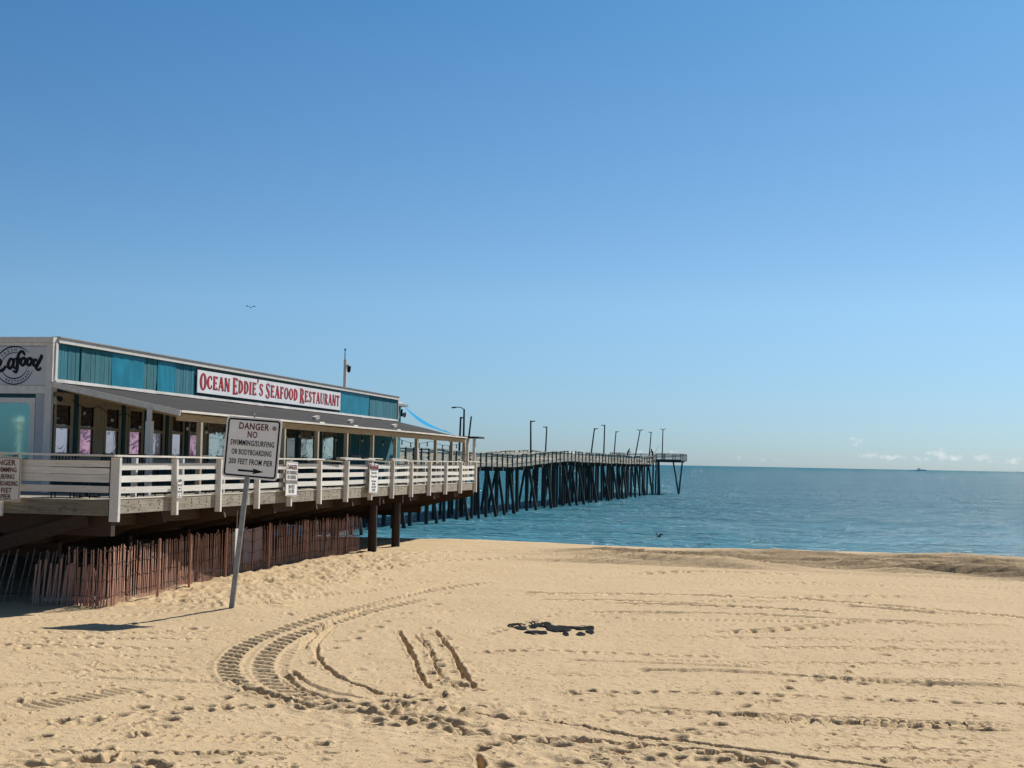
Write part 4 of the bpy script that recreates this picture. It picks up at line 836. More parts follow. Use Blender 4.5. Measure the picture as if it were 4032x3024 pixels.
T_ = lambda mb, s, x, y, size, wd, bold=.014: text_mb(mb, s, size, PL @ Matrix.Translation((x, y, .002)), 1, 'CENTER', bold, .002, 1.08, wd)
T_(mar, 'DANGER', .0, .385, .19, .66, .018); T_(mar, 'NO', -.015, .215, .19, .215, .018)
T_(ink, 'SWIMMING/SURFING', .0, .045, .16, .97); T_(ink, 'OR BODYBOARDING', .0, -.147, .16, .88); T_(ink, '200 FEET FROM PIER', 0, -.345, .16, .965)
ink.prism([PL @ Vector(v) for v in [(-.26,-.455,.002),(.08,-.455,.002),(.06,-.415,.002),(.31,-.475,.002),(.06,-.535,.002),(.08,-.495,.002),(-.26,-.495,.002)]], nrm*.003)
ink.build('black_print', 'ink', sp); mar.build('maroon_print', 'maroon', sp)
b = MB(); c_ = [(math.cos(rad(a))*.048+.455, math.sin(rad(a))*.048+.44, .003) for a in range(0, 360, 20)]; b.prism([PL @ Vector(v) for v in c_], nrm*.002); b.build('inspection_sticker', 'greyink', sp)
b = MB(); tp = lean*3.93; b.poly([tp, tp+lean*.07, tp+lean*.10+rt*-.03, tp+lean*.105+rt*-.08], .012, 6); b.build('hook', 'galv', sp)
def rail_sign(name, label, x, y, zc, wd, ht, facing, tilt, mat, lines, edge, header=None):
    """plate screwed to the deck railing; facing 0 = out over the sand (+X), 1 = towards the boardwalk (-Y)"""
    root = frame_empty(name, x, y, zc, label, 'sign')
    r3 = Vector((0, 1, 0)) if facing == 0 else Vector((1, 0, 0)); u3 = Vector((0, 0, 1)); r3, u3 = (r3*math.cos(tilt)+u3*math.sin(tilt)), (u3*math.cos(tilt)-r3*math.sin(tilt))
    pl_ = plane_at((0, 0, 0), r3, u3); nn = r3.cross(u3); b = MB(); sign_plate(b, wd, ht, pl_, .035, .006); b.build('sign_panel', mat, root)
    P2 = pl_ @ Matrix.Translation((0, 0, .001)); by = {}
    if edge: e = MB(); border(e, wd-.05, ht-.05, P2, .012, .03); e.build('border', edge, root)
    if header: e = MB(); e.prism([P2 @ Vector((a*(wd/2-.025), c, .002)) for a, c in ((-1, ht/2-.025), (1, ht/2-.025), (1, ht/2-.025-header), (-1, ht/2-.025-header))][::-1], nn*.003); e.build('header_band', 'maroon', root)
    for txt, yy, size, xs, mt in lines: text_mb(by.setdefault(mt, MB()), txt, size, P2 @ Matrix.Translation((0, yy, .004)), xs, 'CENTER', .015)
    for mt, mb_ in by.items(): mb_.build({'brownink': 'brown_print', 'greyink': 'grey_print', 'maroon': 'maroon_print', 'board': 'white_print', 'ink': 'black_print'}[mt], mt, root)
    return root
rail_sign('warning_sign', 'cream DANGER NO SWIMMING sign on the front rail, cut by the left edge', -2.48, -.17, 2.63, .90, .94, 1, .0, 'oldsign',
  [('DANGER', .29, .17, .93, 'brownink'), ('NO SWIMMING', .145, .145, .70, 'brownink'), ('NO SURFING', .0, .145, .72, 'brownink'), ('OR BODYBOARDING', -.145, .145, .555, 'brownink'), ('200  FEET', -.29, .145, .85, 'brownink'), ('FM. PIER', -.425, .145, .90, 'brownink')], 'brownink')
rail_sign('warning_sign', 'tall narrow DANGER sign with fading text on the side rail', .16, 10.35, 2.60, .95, .96, 0, -.02, 'signface',
  [('DANGER', .27, .19, 1.0, 'brownink'), ('NO SWIMMING', .13, .15, .78, 'greyink'), ('NO SURFING', .0, .15, .8, 'greyink'), ('OR BODYBOARDING', -.135, .15, .6, 'greyink'), ('200 FEET', -.27, .15, .9, 'greyink'), ('FM. PIER', -.39, .14, .9, 'greyink')], 'brownink')
rail_sign('notice_sign', 'white notice with maroon heading band on the side rail', .17, 18.2, 2.56, 1.0, .98, 0, -.02, 'signface',
  [('After  After', .40, .15, 0.97, 'board'), ('No  Jack, Climb or', .26, .11, 0.89, 'greyink'), ('Throw or Pool', .15, .11, 0.89, 'greyink'), ('No  Jump or Dive', .03, .11, 0.89, 'greyink'), ('Environments', -.12, .10, 0.89, 'greyink'), ('Not Climb', -.22, .10, 0.89, 'greyink'), ('IL EC 18-162', -.32, .10, 0.89, 'greyink'), ('21-6/18-62', -.42, .10, 0.89, 'greyink')], 'greyink', .17)
rail_sign('notice_sign', 'small white city notice on the rail post nearest the corner', .165, 2.95, 2.45, .27, .44, 0, .0, 'signface',
  [('CITY', .14, .065, 1.1, 'ink'), ('NOTICE', .05, .05, 1.1, 'greyink'), ('NO', -.03, .05, 1.1, 'ink'), ('FISHING', -.10, .05, 1.0, 'greyink'), ('0', -.17, .06, 1, 'greyink')], 'greyink')
b_ = frame_empty('notice_sign', .4, 5.9, 1.05, 'small pale notice on a thin stake just behind the leaning sign post', 'sign')
b = MB(); b.box(-.01, .01, -.13, .13, -.35, .35); b.build('sign_panel', 'oldsign', b_)
b = MB(); b.box(-.03, -.011, -.03, .03, -1.2, .8); b.build('stake', 'timber', b_)

# ------------------------------------------------------------------ sand fence
FPATH = [(-6.2,.1),(-4.5,-.1),(-2.95,.15),(-2.1,.85),(-1.1,.35),(-.35,.02),(.02,.0),(-.30,1.4),(-.52,3.9),(-.80,6.4),(-1.0,9.9),(-1.05,13.2),(-.9,16.6),(-.92,20.2)]
fen = frame_empty('sand_fence', 0, 0, 0, 'brown wooden slat sand fence wired together under the deck edge', 'fence')
pp = catmull(FPATH, .02); seg = np.hypot(*np.diff(pp, axis=0).T); cum = np.concatenate([[0], np.cumsum(seg)]); s_ = 0.0; k = 0; tops = []
kc = cum[np.argmin(np.hypot(pp[:, 0]-.02, pp[:, 1]))]
while s_ < cum[-1]-.02 and k < 298:
    x = np.interp(s_, cum, pp[:, 0]); y = np.interp(s_, cum, pp[:, 1]); dx = np.interp(min(s_+.05, cum[-1]), cum, pp[:, 0])-x; dy = np.interp(min(s_+.05, cum[-1]), cum, pp[:, 1])-y; q = math.hypot(dx, dy) or 1
    X, Y = to_world(x, y); g = gz(X, Y); front = s_ < kc-1.4
    lx_ = (.20 if front else 0)+random.gauss(0, .035); ht = 1.22+random.uniform(-.06, .04)-(.12 if front else 0)
    tx, ty = dx/q, dy/q; bt = Vector((x, y, g-.12)); tp = Vector((x+tx*lx_*ht, y+ty*lx_*ht, g+ht)); tp += Vector((random.gauss(0, .02), random.gauss(0, .02), 0))
    b = MB(); b.beam(bt, tp, .030*random.uniform(.8, 1.15), .007, (ty, -tx, 0)); o = b.build('slat', 'slatgrey' if front else 'slat', fen); tops.append((bt, tp)); k += 1
    s_ += (.13 if front else .094)*random.uniform(.8, 1.2)
b = MB()
for h in (.25, .5, .74, .95): b.poly([bt+(tp-bt)*h+Vector((.012, -.008, 0)) for bt, tp in tops], .006, 4)
b.build('wire', 'wire', fen)
for k, (x, y) in enumerate(((.05, 2.2), (-.45, 5.0), (-.85, 8.2), (-.95, 11.6), (-1.0, 15.0), (-.87, 18.6))):
    X, Y = to_world(x, y); g = gz(X, Y); b = MB(); b.tube((x, y, g-.4), (x+.02, y, g+1.3), .035, .03, 7); b.build('stake', 'slat', fen)
for k in range(26):                                          # a second run of shorter slats leaning behind the corner
    x = -1.9+.075*k; y = .22+random.uniform(0, .06); X, Y = to_world(x, y); g = gz(X, Y); ht = random.uniform(.72, .98)
    b = MB(); b.beam((x, y, g-.1), (x+random.gauss(0, .04), y+.12, g+ht), .04, .011, (0, 1, 0)); b.build('short_slat', 'slat', fen)
# ------------------------------------------------------------------ fishing pier
PD = rad(-13.2); PX, PY = -21.4, 60.0; VX, VY = math.sin(-PD), math.cos(-PD)
pier = empty('fishing_pier', (PX, PY, 0), PD, 'long wooden fishing pier on tarred piles running out to sea', 'pier')
def pworld(x, s): return PX+VY*x+VX*s, PY-VX*x+VY*s
SMAX, PW = 207.0, 5.8
def railz(s): return float(np.interp(s, [0, 45, 62, 78, 92, 104, 116, 128, 145, 169, 190, 207], [4.30, 4.30, 4.22, 4.06, 4.00, 4.20, 4.62, 4.78, 4.68, 4.62, 4.60, 4.66]))+.03*math.sin(s*.31)+.025*math.sin(s*.77+1)
stations = [0.0]
while stations[-1] < SMAX: stations.append(stations[-1]+np.interp(stations[-1], [0, 100, 207], [2.0, 2.3, 3.3]))
stations[-1] = SMAX
posts = MB(); boards = MB(); caps_ = MB(); dk = MB(); strg = MB(); fa = MB()
for a, b_ in zip(stations[:-1], stations[1:]):
    za, zb = railz(a), railz(b_)
    for x, sgn in ((0, 1), (-PW, -1)):
        for k, h in enumerate((.20, .38, .56, .74, .92)):
            if random.random() < (.10 if sgn > 0 else .2): continue
            j = random.uniform(-.03, .03); hw = random.uniform(.12, .17)
            boards.beam((x-.05*sgn, a, za-1.07+h+j), (x-.05*sgn, b_, zb-1.07+h+j+random.uniform(-.03, .03)), .035, hw)
        caps_.beam((x, a, za), (x, b_, zb), .26, .045)
        fa.beam((x-.03*sgn, a, za-1.21+random.uniform(-.02, .02)), (x-.03*sgn, b_, zb-1.21+random.uniform(-.02, .02)), .05, .30)
        posts.beam((x+.02*sgn, a, za-1.42), (x+.02*sgn, a, za+.0), .12, .13, (0, 1, 0))
    dk.beam((-PW/2, a, za-1.07), (-PW/2, b_, zb-1.07), PW-.2, .07)
    for x in (-.7, -2.1, -3.6, -5.1): strg.beam((x, a, za-1.38), (x, b_, zb-1.38), .22, .42)
for mb_, nm, mt in ((posts, 'rail_posts', 'pierdark'), (boards, 'rail_boards', 'pier'), (caps_, 'rail_caps', 'pier'), (fa, 'fascia_boards', 'pier'), (dk, 'deck_planking', 'pier'), (strg, 'stringers', 'pierdark')):
    tag(mb_.build(nm, mt, pier), kind='stuff')
def ppile(x0, s0, x1, s1, zt, r):
    b = MB(); b.tube((x0, s0, -6.0 if s0 > 25 else -3), (x1, s1, zt), r*1.08, r*.92, 8); return b.build('pile', 'pierpile', pier)
s = 6.0; k = 0
while s < SMAX-2:
    zt = railz(s)-1.5; b = MB(); b.beam((.15, s, zt-.12), (-PW-.15, s, zt-.12), .30, .34); b.build('bent_cap', 'pierdark', pier)
    for x in (-.55, -2.9, -5.2): ppile(x+random.uniform(-.15, .15), s+random.uniform(-.1, .1), x+random.uniform(-.1, .1), s, zt, random.uniform(.15, .19))
    if k % 2 == 0 or random.random() < .3: ppile(random.uniform(.5, 1.3), s+.35+random.uniform(-.5, .5), -.5, s+.3, zt, random.uniform(.15, .18))
    if random.random() < .5: ppile(-PW-random.uniform(.2, 1.2), s-.3, -PW+.6, s-.3, zt, .16)
    if random.random() < .35: ppile(-.4+random.uniform(-.5, .5), s+1.8+random.uniform(-.9, .9), -.4, s+1.2, zt, .15)
    s += 5.0+random.uniform(-.5, .5); k += 1
# wider head at the sea end, one step higher
HX0, HX1, HS0, HS1, HZ = -9.4, 4.1, 210.0, 226.0, 5.33
hb = MB(); hp = MB(); hc = MB()
loop = [(0, SMAX, railz(SMAX)), (.3, HS0-.2, HZ-.05), (HX1, HS0+6, HZ), (HX1, HS1, HZ), (HX0, HS1, HZ+.02), (HX0, HS0+6, HZ), (-PW, HS0, HZ-.05), (-PW, SMAX, railz(SMAX))]
for (x0, s0, z0), (x1, s1, z1) in zip(loop[:-1], loop[1:]):
    Ln = math.hypot(x1-x0, s1-s0); kk = max(1, int(Ln/2.2))
    for i in range(kk):
        t0, t1 = i/kk, (i+1)/kk; A = Vector((x0, s0, z0)).lerp((x1, s1, z1), t0); Bp = Vector((x0, s0, z0)).lerp((x1, s1, z1), t1)
        for h in (.30, .58, .84): hb.beam(A+Vector((0, 0, h-1.07)), Bp+Vector((0, 0, h-1.07)), .05, .12)
        hc.beam(A, Bp, .25, .06); hb.beam(A+Vector((0, 0, -1.2)), Bp+Vector((0, 0, -1.2)), .08, .34); hp.beam(A+Vector((0, 0, -1.4)), A, .13, .13, (0, 1, 0))
hd = MB(); hd.prism([(0, SMAX, HZ-1.5), (.3, HS0, HZ-1.1), (HX1, HS0+6, HZ-1.1), (HX1, HS1, HZ-1.1), (HX0, HS1, HZ-1.1), (HX0, HS0+6, HZ-1.1), (-PW, HS0, HZ-1.1), (-PW, SMAX, HZ-1.5)], (0, 0, -.10))
for s in (HS0+1, HS0+5.5, HS0+10, HS0+15): hd.beam((HX0+.3 if s > HS0+4 else -PW, s, HZ-1.42), (HX1-.3 if s > HS0+4 else .2, s, HZ-1.42), .3, .4)
for mb_, nm, mt in ((hb, 'head_rail_boards', 'pierdark'), (hp, 'head_rail_posts', 'pierdark'), (hc, 'head_rail_caps', 'pierdark'), (hd, 'head_deck', 'pierdark')): tag(mb_.build(nm, mt, pier), kind='stuff')
for x0, x1, s in ((3.96, 2.2, HS0+10), (2.94, 3.9, HS0+10.4), (.6, .4, HS0+1), (-.4, -.5, HS0+1), (-3, -3, HS0+1), (-1, -1, HS0+5), (-6, -6, HS0+7), (-8, -8.6, HS0+10), (-4, -4, HS0+12), (-1.5, -1.5, HS0+13), (.5, .2, HS0+4)): ppile(x0, s, x1, s, HZ-1.5, .16)

# lamp posts along the pier
def lamp(name, label, x, s, top, lean_, arms, kind='arm'):
    zb = railz(s)-1.05 if s < SMAX else HZ-1.1
    X, Y = pworld(x, s); r_ = empty(name, (X, Y, zb), PD, label, 'lamp post', 'lamp posts along the pier')
    h = top-zb; tp = Vector((lean_, 0, h)); b = MB(); b.tube((0, 0, -.3), tp, .12, .085, 8); b.build('pole', 'pierdark', r_)
    for a in arms:
        q = MB()
        if kind == 'curved':
            pts = [tp+Vector((0, 0, -.10)), tp+Vector((a*.15, 0, .06)), tp+Vector((a*.4, 0, .16)), tp+Vector((a*.85, 0, .18))]; q.poly(pts, .045, 6); q.build('arm', 'black', r_)
            q = MB(); q.beam(tp+Vector((a*.8, 0, .15)), tp+Vector((a*1.2, 0, .12)), .22, .12); q.build('lamp_head', 'black', r_)
        else:
            z_ = -.10 if kind == 'arm' else .0
            q.beam(tp+Vector((0, 0, z_-.15)), tp+Vector((a*.3, 0, z_)), .06, .06); q.build('arm', 'black', r_)
            q = MB(); q.beam(tp+Vector((a*.14, 0, z_)), tp+Vector((a*.52, 0, z_+.02)), .22, .10); q.build('lamp_head', 'black', r_)
    return r_
def sd_(d): return (d-60)/.9736
lamp('lamp_post', 'tall lamp post with a curved arm above the end of the awning', -.3, sd_(133), 8.05, 0, (-1,), 'curved')
r_ = lamp('lamp_post', 'bare leaning utility pole close beside the curved arm lamp', -PW+.2, sd_(153), 8.05, .55, (), 'arm')
lamp('lamp_post', 'lamp post standing over the hump of the pier railing, left one', -.3, sd_(161.6), 7.95, -.1, (1,))
lamp('lamp_post', 'lamp post standing over the hump of the pier railing, right one', -PW+.2, sd_(193.8), 8.15, .15, (-1,))
lamp('lamp_post', 'leaning lamp post midway along the pier, shortest of three', -.3, sd_(199), 8.15, .55, (1,))
lamp('lamp_post', 'tallest lamp post midway along the pier, arm pointing left', -.3, sd_(210), 8.95, .1, (-1,))
lamp('lamp_post', 'lamp post midway along the pier, rightmost of three', -PW+.2, sd_(251), 9.0, .4, (1,))
lamp('lamp_post', 'leaning double headed lamp post nearest the hunched angler', -.3, sd_(240), 9.0, 1.0, (-1, 1), 'tee')
lamp('lamp_post', 'single arm lamp post between the two anglers', -.3, sd_(258), 9.15, .4, (-1,))
lamp('lamp_post', 'double headed lamp post at the far end of the pier', .6, 215.5, 9.95, .1, (-1, 1), 'tee')
lamp('lamp_post', 'thin pole with crossbar next to the curved arm lamp', -1.0, sd_(134), 7.35, .1, (.4,))

# ------------------------------------------------------------------ people at the pier end
def skin_mesh(joints, bones, name, mat, parent, sub=1):
    me = bpy.data.meshes.new(name); me.from_pydata([j[:3] for j in joints], bones, [])
    o = bpy.data.objects.new(name, me); COL.objects.link(o)
    md = o.modifiers.new('s', 'SKIN'); md.use_smooth_shade = True
    for v, j in zip(me.skin_vertices[0].data, joints): v.radius = (j[3], j[3])
    me.skin_vertices[0].data[0].use_root = True
    if sub: q = o.modifiers.new('u', 'SUBSURF'); q.levels = sub; q.render_levels = sub
    bpy.context.view_layer.update(); dg = bpy.context.evaluated_depsgraph_get()
    m2 = bpy.data.meshes.new_from_object(o.evaluated_get(dg)); m2.name = name
    o.modifiers.clear(); o.data = m2; m2.materials.clear(); m2.materials.append(M[mat]); o.parent = parent; bpy.data.meshes.remove(me); return o
def angler(label, x, s, zb, rz, coat, bend):
    X, Y = pworld(x, s); r_ = empty('person', (X, Y, zb), rz, label, 'person')
    by = bend
    J = [(0,0,.95,.16), (0,.10*by,1.20,.16), (0,.28*by,1.42,.17), (0,.34*by,1.54,.07), (0,.40*by,1.66,.105), (0,.42*by,1.76,.08),
         (.20,.28*by,1.42,.075), (.26,.42*by,1.18,.055), (.16,.62*by,1.08,.045), (.12,.70*by,1.06,.04), (-.20,.28*by,1.42,.075), (-.26,.42*by,1.18,.055), (-.16,.62*by,1.10,.045), (-.12,.70*by,1.08,.04),
         (.11,0,.88,.10), (.12,.06,.48,.075), (.12,0,.08,.055), (.12,.14,.04,.045), (-.11,0,.88,.10), (-.12,.06,.48,.075), (-.12,0,.08,.055), (-.12,.14,.04,.045)]
    Bn = [(0,1),(1,2),(2,3),(3,4),(4,5),(2,6),(6,7),(7,8),(8,9),(2,10),(10,11),(11,12),(12,13),(0,14),(14,15),(15,16),(16,17),(0,18),(18,19),(19,20),(20,21)]
    body = skin_mesh(J, Bn, 'body', coat, r_); b = MB(); b.ball((0, .40*by, 1.73), .125, 10, .9); b.tube((0, .40*by+.02, 1.74), (0, .40*by+.03, 1.755), .16, .15, 10); b.build('hat', 'hair', r_)
    return r_
angler('person in a slate jacket hunched over the pier railing', -PW+1.0, sd_(262), HZ-1.05, rad(-60), 'coat', 1.0)
angler('person in a dark red jacket fishing near the pier end', -1.0, 214.2, HZ-.98, rad(120), 'redcoat', .8)
X, Y = pworld(-1.0, 214.2); rod = empty('fishing_rod', (X, Y, HZ), PD, 'thin fishing rod leaning above the person in dark red', 'fishing rod')
b = MB(); b.tube((.3, 0, .0), (1.2, .4, 1.75), .03, .014, 5); b.build('blank', 'black', rod); b = MB(); b.tube((.36, 0, .06), (.36, 0.12, .06), .06, .06, 8); b.build('reel', 'black', rod)

# ------------------------------------------------------------------ gulls
def gull(label, loc, rz, span, lift, mat='bird'):
    r_ = empty('gull', loc, rz, label, 'bird', 'gulls in flight'); k = span/1.2
    b = MB(); pr = [(-.26,.01),(-.20,.04),(-.10,.065),(.05,.07),(.16,.05),(.22,.042),(.27,.03),(.33,.006)]
    for (a, ra), (c, rb) in zip(pr[:-1], pr[1:]): b.tube((0, a*k, 0), (0, c*k, 0), ra*k, rb*k, 8, False)
    b.add([(-.06*k, -.20*k, 0), (.06*k, -.20*k, 0), (.09*k, -.36*k, 0), (-.09*k, -.36*k, 0)], [(0,1,2,3)]); b.build('body', mat, r_)
    for sg_ in (-1, 1):
        P5 = [(0, .10, 0), (.24, .16, lift*.6), (.42, .10, lift), (.60, -.08, lift*.55), (.40, -.02, lift), (.24, -.02, lift*.6), (0, -.10, 0)]
        b = MB(); b.prism([(sg_*(.04+x)*k, y*k, z*k) for x, y, z in P5], (0, 0, .035*k)); b.build('wing', mat, r_)
    return r_
gull('dark gull gliding high above the restaurant roof', (-39.2, 210, 25.3), rad(12), 1.35, .22)
gull('dark gull flying low over the water near the shore', (9.36, 90.0, -1.33), rad(115), .72, .34)

# ------------------------------------------------------------------ things on and around the deck
def make_chair(x, y, rz, label):
    X, Y = to_world(x, y); r_ = empty('patio_chair', (X, Y, DZ), DANG+rz, label, 'chair', 'black patio chairs on the deck')
    b = MB(); b.box(-.22, .22, -.22, .22, .43, .46); b.build('seat', 'black', r_)
    for sx_ in (-.2, .2):
        b = MB(); b.poly([(sx_, .24, 0), (sx_, .20, .45), (sx_, .22, .65)], .016, 6); b.build('leg', 'black', r_)
        b = MB(); b.poly([(sx_, -.26, 0), (sx_, -.21, .45), (sx_, -.30, .98)], .016, 6); b.build('leg', 'black', r_)
        b = MB(); b.beam((sx_, .22, .66), (sx_, -.24, .68), .04, .025); b.build('armrest', 'black', r_)
    b = MB(); b.tube((-.2, -.30, .98), (.2, -.30, .98), .016, .016, 6); b.build('top_rail', 'black', r_)
    for i in range(5): b = MB(); b.beam((-.14+.07*i, -.215, .47), (-.14+.07*i, -.295, .97), .03, .012, (0, 1, 0)); b.build('back_slat', 'black', r_)
    return r_
make_chair(-1.75, 1.1, rad(200), 'black patio chair behind the front rail, farthest from the corner post')
make_chair(-1.15, 1.4, rad(150), 'black patio chair behind the front rail, second from the corner post')
make_chair(-.75, 2.4, rad(190), 'black patio chair near the deck corner, beside the front rail table')
for k, y in enumerate((4.4, 6.6, 9.3, 13.6, 14.6, 16.0, 17.1, 19.4, 22.0, 24.7, 27.2)):
    make_chair(-1.25+random.uniform(-.15, .15), y, rad(random.choice((80, 100, 260, 285))), '%s black patio chair under the awning counted seaward from the deck corner' % ['first','second','third','fourth','fifth','sixth','seventh','eighth','ninth','tenth','eleventh'][k])
def make_table(x, y, label):
    X, Y = to_world(x, y); r_ = empty('patio_table', (X, Y, DZ), DANG, label, 'table', 'dark patio tables on the deck')
    b = MB(); b.box(-.42, .42, -.42, .42, .71, .74); b.build('table_top', 'black', r_)
    b = MB(); b.tube((0, 0, .03), (0, 0, .71), .04, .04, 8); b.build('pedestal', 'black', r_)
    b = MB(); b.box(-.27, .27, -.04, .04, 0, .03); b.box(-.04, .04, .042, .27, 0, .03); b.box(-.04, .04, -.27, -.042, 0, .03); b.build('base', 'black', r_)
make_table(-1.6, 1.9, 'dark patio table behind the front rail near the corner')
for y, wd in ((5.5, 'nearest the big white post'), (8.2, 'below the pink film windows'), (15.3, 'right of the leaning sign'), (18.3, 'below the door'), (23.3, 'below the small white window'), (26.0, 'farthest along under the awning')): make_table(-1.6, y, 'dark patio table under the awning, '+wd)
# floodlights on the awning edge
for y, wd in ((15.1, 'nearest the leaning sign'), (18.6, 'in the middle'), (23.9, 'farthest along the roof')):
    X, Y = to_world(EX-.15, y); r_ = empty('floodlight', (X, Y, az_(EX-.15)), DANG, 'white floodlight on the awning edge, '+wd, 'floodlight', 'floodlights on the awning')
    b = MB(); b.box(-.04, .16, -.22, .22, -.01, .035); b.build('base_plate', 'trim', r_)
    b = MB(); b.tube((.05, -.1, .045), (.05, -.2, .16), .02, .02, 6); b.build('bracket', 'galv', r_)
    b = MB(); b.beam((.0, -.36, .13), (.06, -.16, .18), .14, .10); b.build('lamp_head', 'trim', r_)
# camera mast on the roof
X, Y = to_world(-5.0, 30.6); r_ = empty('camera_mast', (X, Y, 5.80), DANG, 'white roof mast with a dome camera and thin antenna', 'mast')
b = MB(); b.box(-.06, .06, -.06, .06, 0, 1.65); b.build('mast', 'trim', r_)
b = MB(); b.tube((-.03, 0, 1.65), (-.03, 0, 2.05), .025, .022, 6); b.tube((-.03, 0, 2.05), (-.03, 0, 2.12), .05, .05, 8); b.build('antenna', 'galv', r_)
b = MB(); b.poly([(.06, -.0, 1.38), (.14, -.04, 1.44), (.20, -.06, 1.36)], .03, 8); b.build('camera_arm', 'trim', r_)
b = MB(); b.tube((.18, -.06, 1.16), (.18, -.06, 1.36), .075, .09, 10); b.ball((.18, -.06, 1.16), .075, 10); b.build('camera_dome', 'black', r_)
X, Y = to_world(BX-.40, BE+2.03); r_ = empty('wall_speaker', (X, Y, 5.35), DANG, 'small round wall horn at the far roof corner', 'speaker')
b = MB(); b.tube((0, 0, 0), (.14, .12, -.02), .04, .14, 10); b.build('horn', 'galv', r_); b = MB(); b.box(-.05, .05, -.02, .05, -.1, .25); b.build('bracket', 'black', r_)
# blue shade cloth slung from the roof corner to the awning end
b = MB(); k = 12; vs = []; fs = []
A0 = Vector((-4.35, 37.5, 5.78)); A1 = Vector((-2.1, 36.3, 4.62)); A2 = Vector((-1.1, 35.3, 4.36))
for i in range(k+1):
    t = i/k
    for j in range(5):
        e = A1.lerp(A2, j/4); p_ = A0.lerp(e, t); vs.append((p_.x, p_.y, p_.z-.28*math.sin(math.pi*t)*(1-.3*j/4)+.03*math.sin(j*2.2)*t))
for i in range(k):
    for j in range(4): fs.append((i*5+j, (i+1)*5+j, (i+1)*5+j+1, i*5+j+1))
b.add(vs, fs, True); X, Y = to_world(-3, 36.5); o = empty('shade_sail', (X, Y, 4.6), DANG, 'twisted blue tarp stretched from the roof corner to the awning end', 'tarp'); b.v = [(v[0]+3, v[1]-36.5, v[2]-4.6) for v in b.v]; b.build('cloth', 'tarp', o)
# string lights
def string_lights(p0, p1, n_, label, sag):
    p0, p1 = Vector(p0), Vector(p1); X, Y = to_world(p0.x, p0.y); r_ = empty('string_lights', (X, Y, p0.z), DANG, label, 'lights', 'string lights under the awning')
    pts = [p0.lerp(p1, i/24)-p0+Vector((0, 0, -sag*abs(math.sin(math.pi*i/24*3)))) for i in range(25)]
    b = MB(); b.poly(pts, .009, 4); b.build('cord', 'black', r_)
    for i in range(n_):
        q = pts[int((i+.5)*24/n_)]; b = MB(); b.tube(q, q+Vector((0, 0, -.09)), .022, .028, 6); b.build('socket', 'black', r_); b = MB(); b.ball(q+Vector((0, 0, -.14)), .036, 8, 1.3); b.build('bulb', 'bulb', r_)
string_lights((EX-.25, 5.0, 4.05), (EX-.25, 19, 4.03), 12, 'string of round bulbs along the near half of the awning', .10)
string_lights((EX-.25, 19.5, 4.03), (EX-.25, 34.8, 3.98), 12, 'string of bulbs along the far half of the awning', .14)
string_lights((BX+.3, 4.9, 4.55), (-1.5, 5.0, 4.05), 3, 'short string of bulbs under the near end of the awning', .12)
X, Y = to_world(BX+.02, BY+.12); r_ = empty('security_light', (X, Y, 4.50), DANG, 'small twin security light at the building corner under the awning', 'light')
b = MB(); b.box(0, .10, -.08, .08, -.10, .10); b.build('box', 'frame', r_); b = MB(); b.tube((.10, -.05, .08), (.22, -.12, .03), .04, .07, 8); b.build('lamp_head', 'black', r_)

# half-buried black plastic in the sand
PATCHES = [(-0.55, 0.07, 0.28, 0.44), (-0.19, 0.61, 0.2, 0.46), (-0.29, -0.81, 0.22, 0.37), (0.15, -0.07, 0.24, 0.52), (0.63, 0.14, 0.21, 0.35), (0.75, -0.31, 0.07, 0.43), (0.27, -0.92, 0.06, 0.25), (0.55, -0.88, 0.08, 0.25)]      # folds that stick out: offset and half size in metres
X0, Y0 = .81, 28.0; kx, ky = 110, 60; vs = []; fs = []
for i in range(kx+1):
    for j in range(ky+1):
        u = -1+2*i/kx; v = -1+2*j/ky; X = X0+u*.98; Y = Y0+v*1.5
        wob = .9*float(vnoise(np.array([u*4+3]), np.array([v*3]), 70)[0])+.6*float(vnoise(np.array([u*10+3]), np.array([v*6]), 72)[0])
        e = max(1.25-((X-X0-a)/p_)**2-((Y-Y0-b2)/q_)**2 for a, b2, p_, q_ in PATCHES)+wob
        vs.append((X-X0, Y-Y0, gz(X, Y)+(.018+.05*float(vnoise(np.array([u*7]), np.array([v*5]), 71)[0]) if e > .1 else -.04)))
for i in range(kx):
    for j in range(ky): q = i*(ky+1)+j; fs.append((q, q+ky+1, q+ky+2, q+1))
b = MB(); b.add(vs, fs, True); o = b.build('plastic_sheet', 'plastic', None); o.location = (X0, Y0, 0); tag(o, 'crumpled black plastic sheet half buried in the open sand', 'plastic sheet')
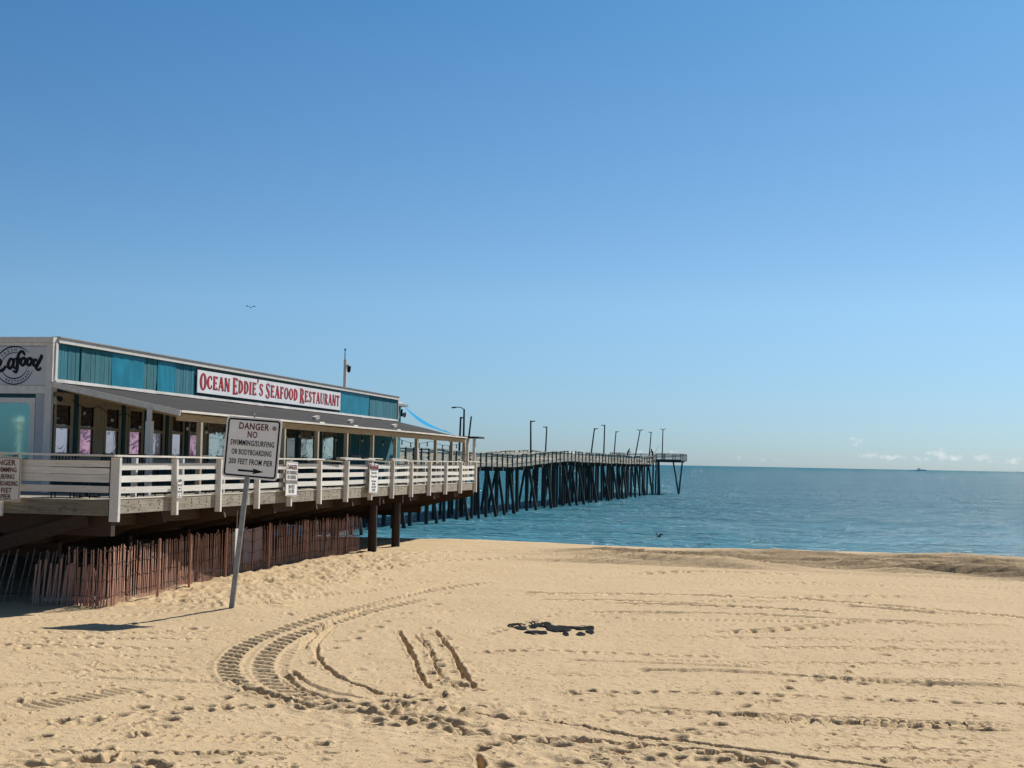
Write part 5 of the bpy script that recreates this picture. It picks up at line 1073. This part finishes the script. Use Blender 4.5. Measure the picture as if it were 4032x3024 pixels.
# dark bin and litter under the deck
X, Y = to_world(-1.6, 4.6); g = sand_z(X, Y); r_ = empty('waste_bin', (X, Y, g), DANG+.4, 'black bin tipped under the deck behind the fence', 'bin')
b = MB(); b.add([(-.35,-.3,0),(.35,-.3,0),(.35,.3,0),(-.35,.3,0),(-.42,-.38,.95),(.42,-.38,.95),(.42,.38,.95),(-.42,.38,.95)], [(0,3,2,1),(4,5,6,7),(0,1,5,4),(1,2,6,5),(2,3,7,6),(3,0,4,7)]); b.build('bin_body', 'bin', r_)
b = MB(); b.box(-.45, .45, -.41, .41, .952, 1.0); b.build('lid', 'bin', r_)
for x, y, lb_ in ((-1.3, .75, 'pale driftwood board lying behind the fence corner'), (-1.9, 9.0, 'pale plank lying behind the middle of the fence')):
    X, Y = to_world(x, y); g = gz(X, Y); r_ = empty('driftwood_board', (X, Y, g), DANG, lb_, 'board'); b = MB(); b.beam((-.55, -.1, .06), (.55, .15, .12), .24, .05); b.build('plank', 'cap', r_)
for k in range(3):
    X, Y = to_world(-2.2-.1*k, 12.2+1.1*k); g = sand_z(X, Y); r_ = empty('stacked_panel', (X, Y, g), DANG+rad(8), 'grey panel stored on edge under the deck, ' + ('nearest', 'middle', 'farthest')[k]+' of three', 'panel', 'panels stored under the deck')
    b = MB(); b.beam((0, -.5, .5), (0, .5, .5), .05, 1.0); b.build('panel', 'boardgrey', r_)
# far ship
b = MB(); b.prism([(-32,0,0),(30,0,0),(36,0,6),(-34,0,5)], (0, 9, 0)); hull = b
r_ = empty('cargo_ship', (2120, 7400, WATER), rad(-14), 'tiny hazy cargo ship on the horizon', 'ship'); b.build('hull', 'ship', r_)
b = MB(); b.box(-14, 2, 2, 7, 6, 13); b.build('bridge', 'ship', r_); b = MB(); b.box(8, 20, 2, 7, 6, 9); b.build('cargo', 'ship', r_)

# boardwalk lamp behind the photographer, caught in the front window glass
g = sand_z(-39.0, 5.6); r_ = empty('street_lamp', (-39.0, 5.6, g), 0, 'white boardwalk lamp seen as a reflection in the front window', 'street lamp')
b = MB(); b.tube((0, 0, 0), (0, 0, .5), .22, .16, 10); b.tube((0, 0, .5), (0, 0, 4.3), .11, .07, 10); b.build('pole', 'board', r_)
b = MB(); b.tube((0, 0, 4.3), (0, 0, 4.75), .13, .24, 8); b.build('lantern', 'board', r_); b = MB(); b.tube((0, 0, 4.76), (0, 0, 5.05), .32, .05, 8); b.build('cap', 'board', r_)
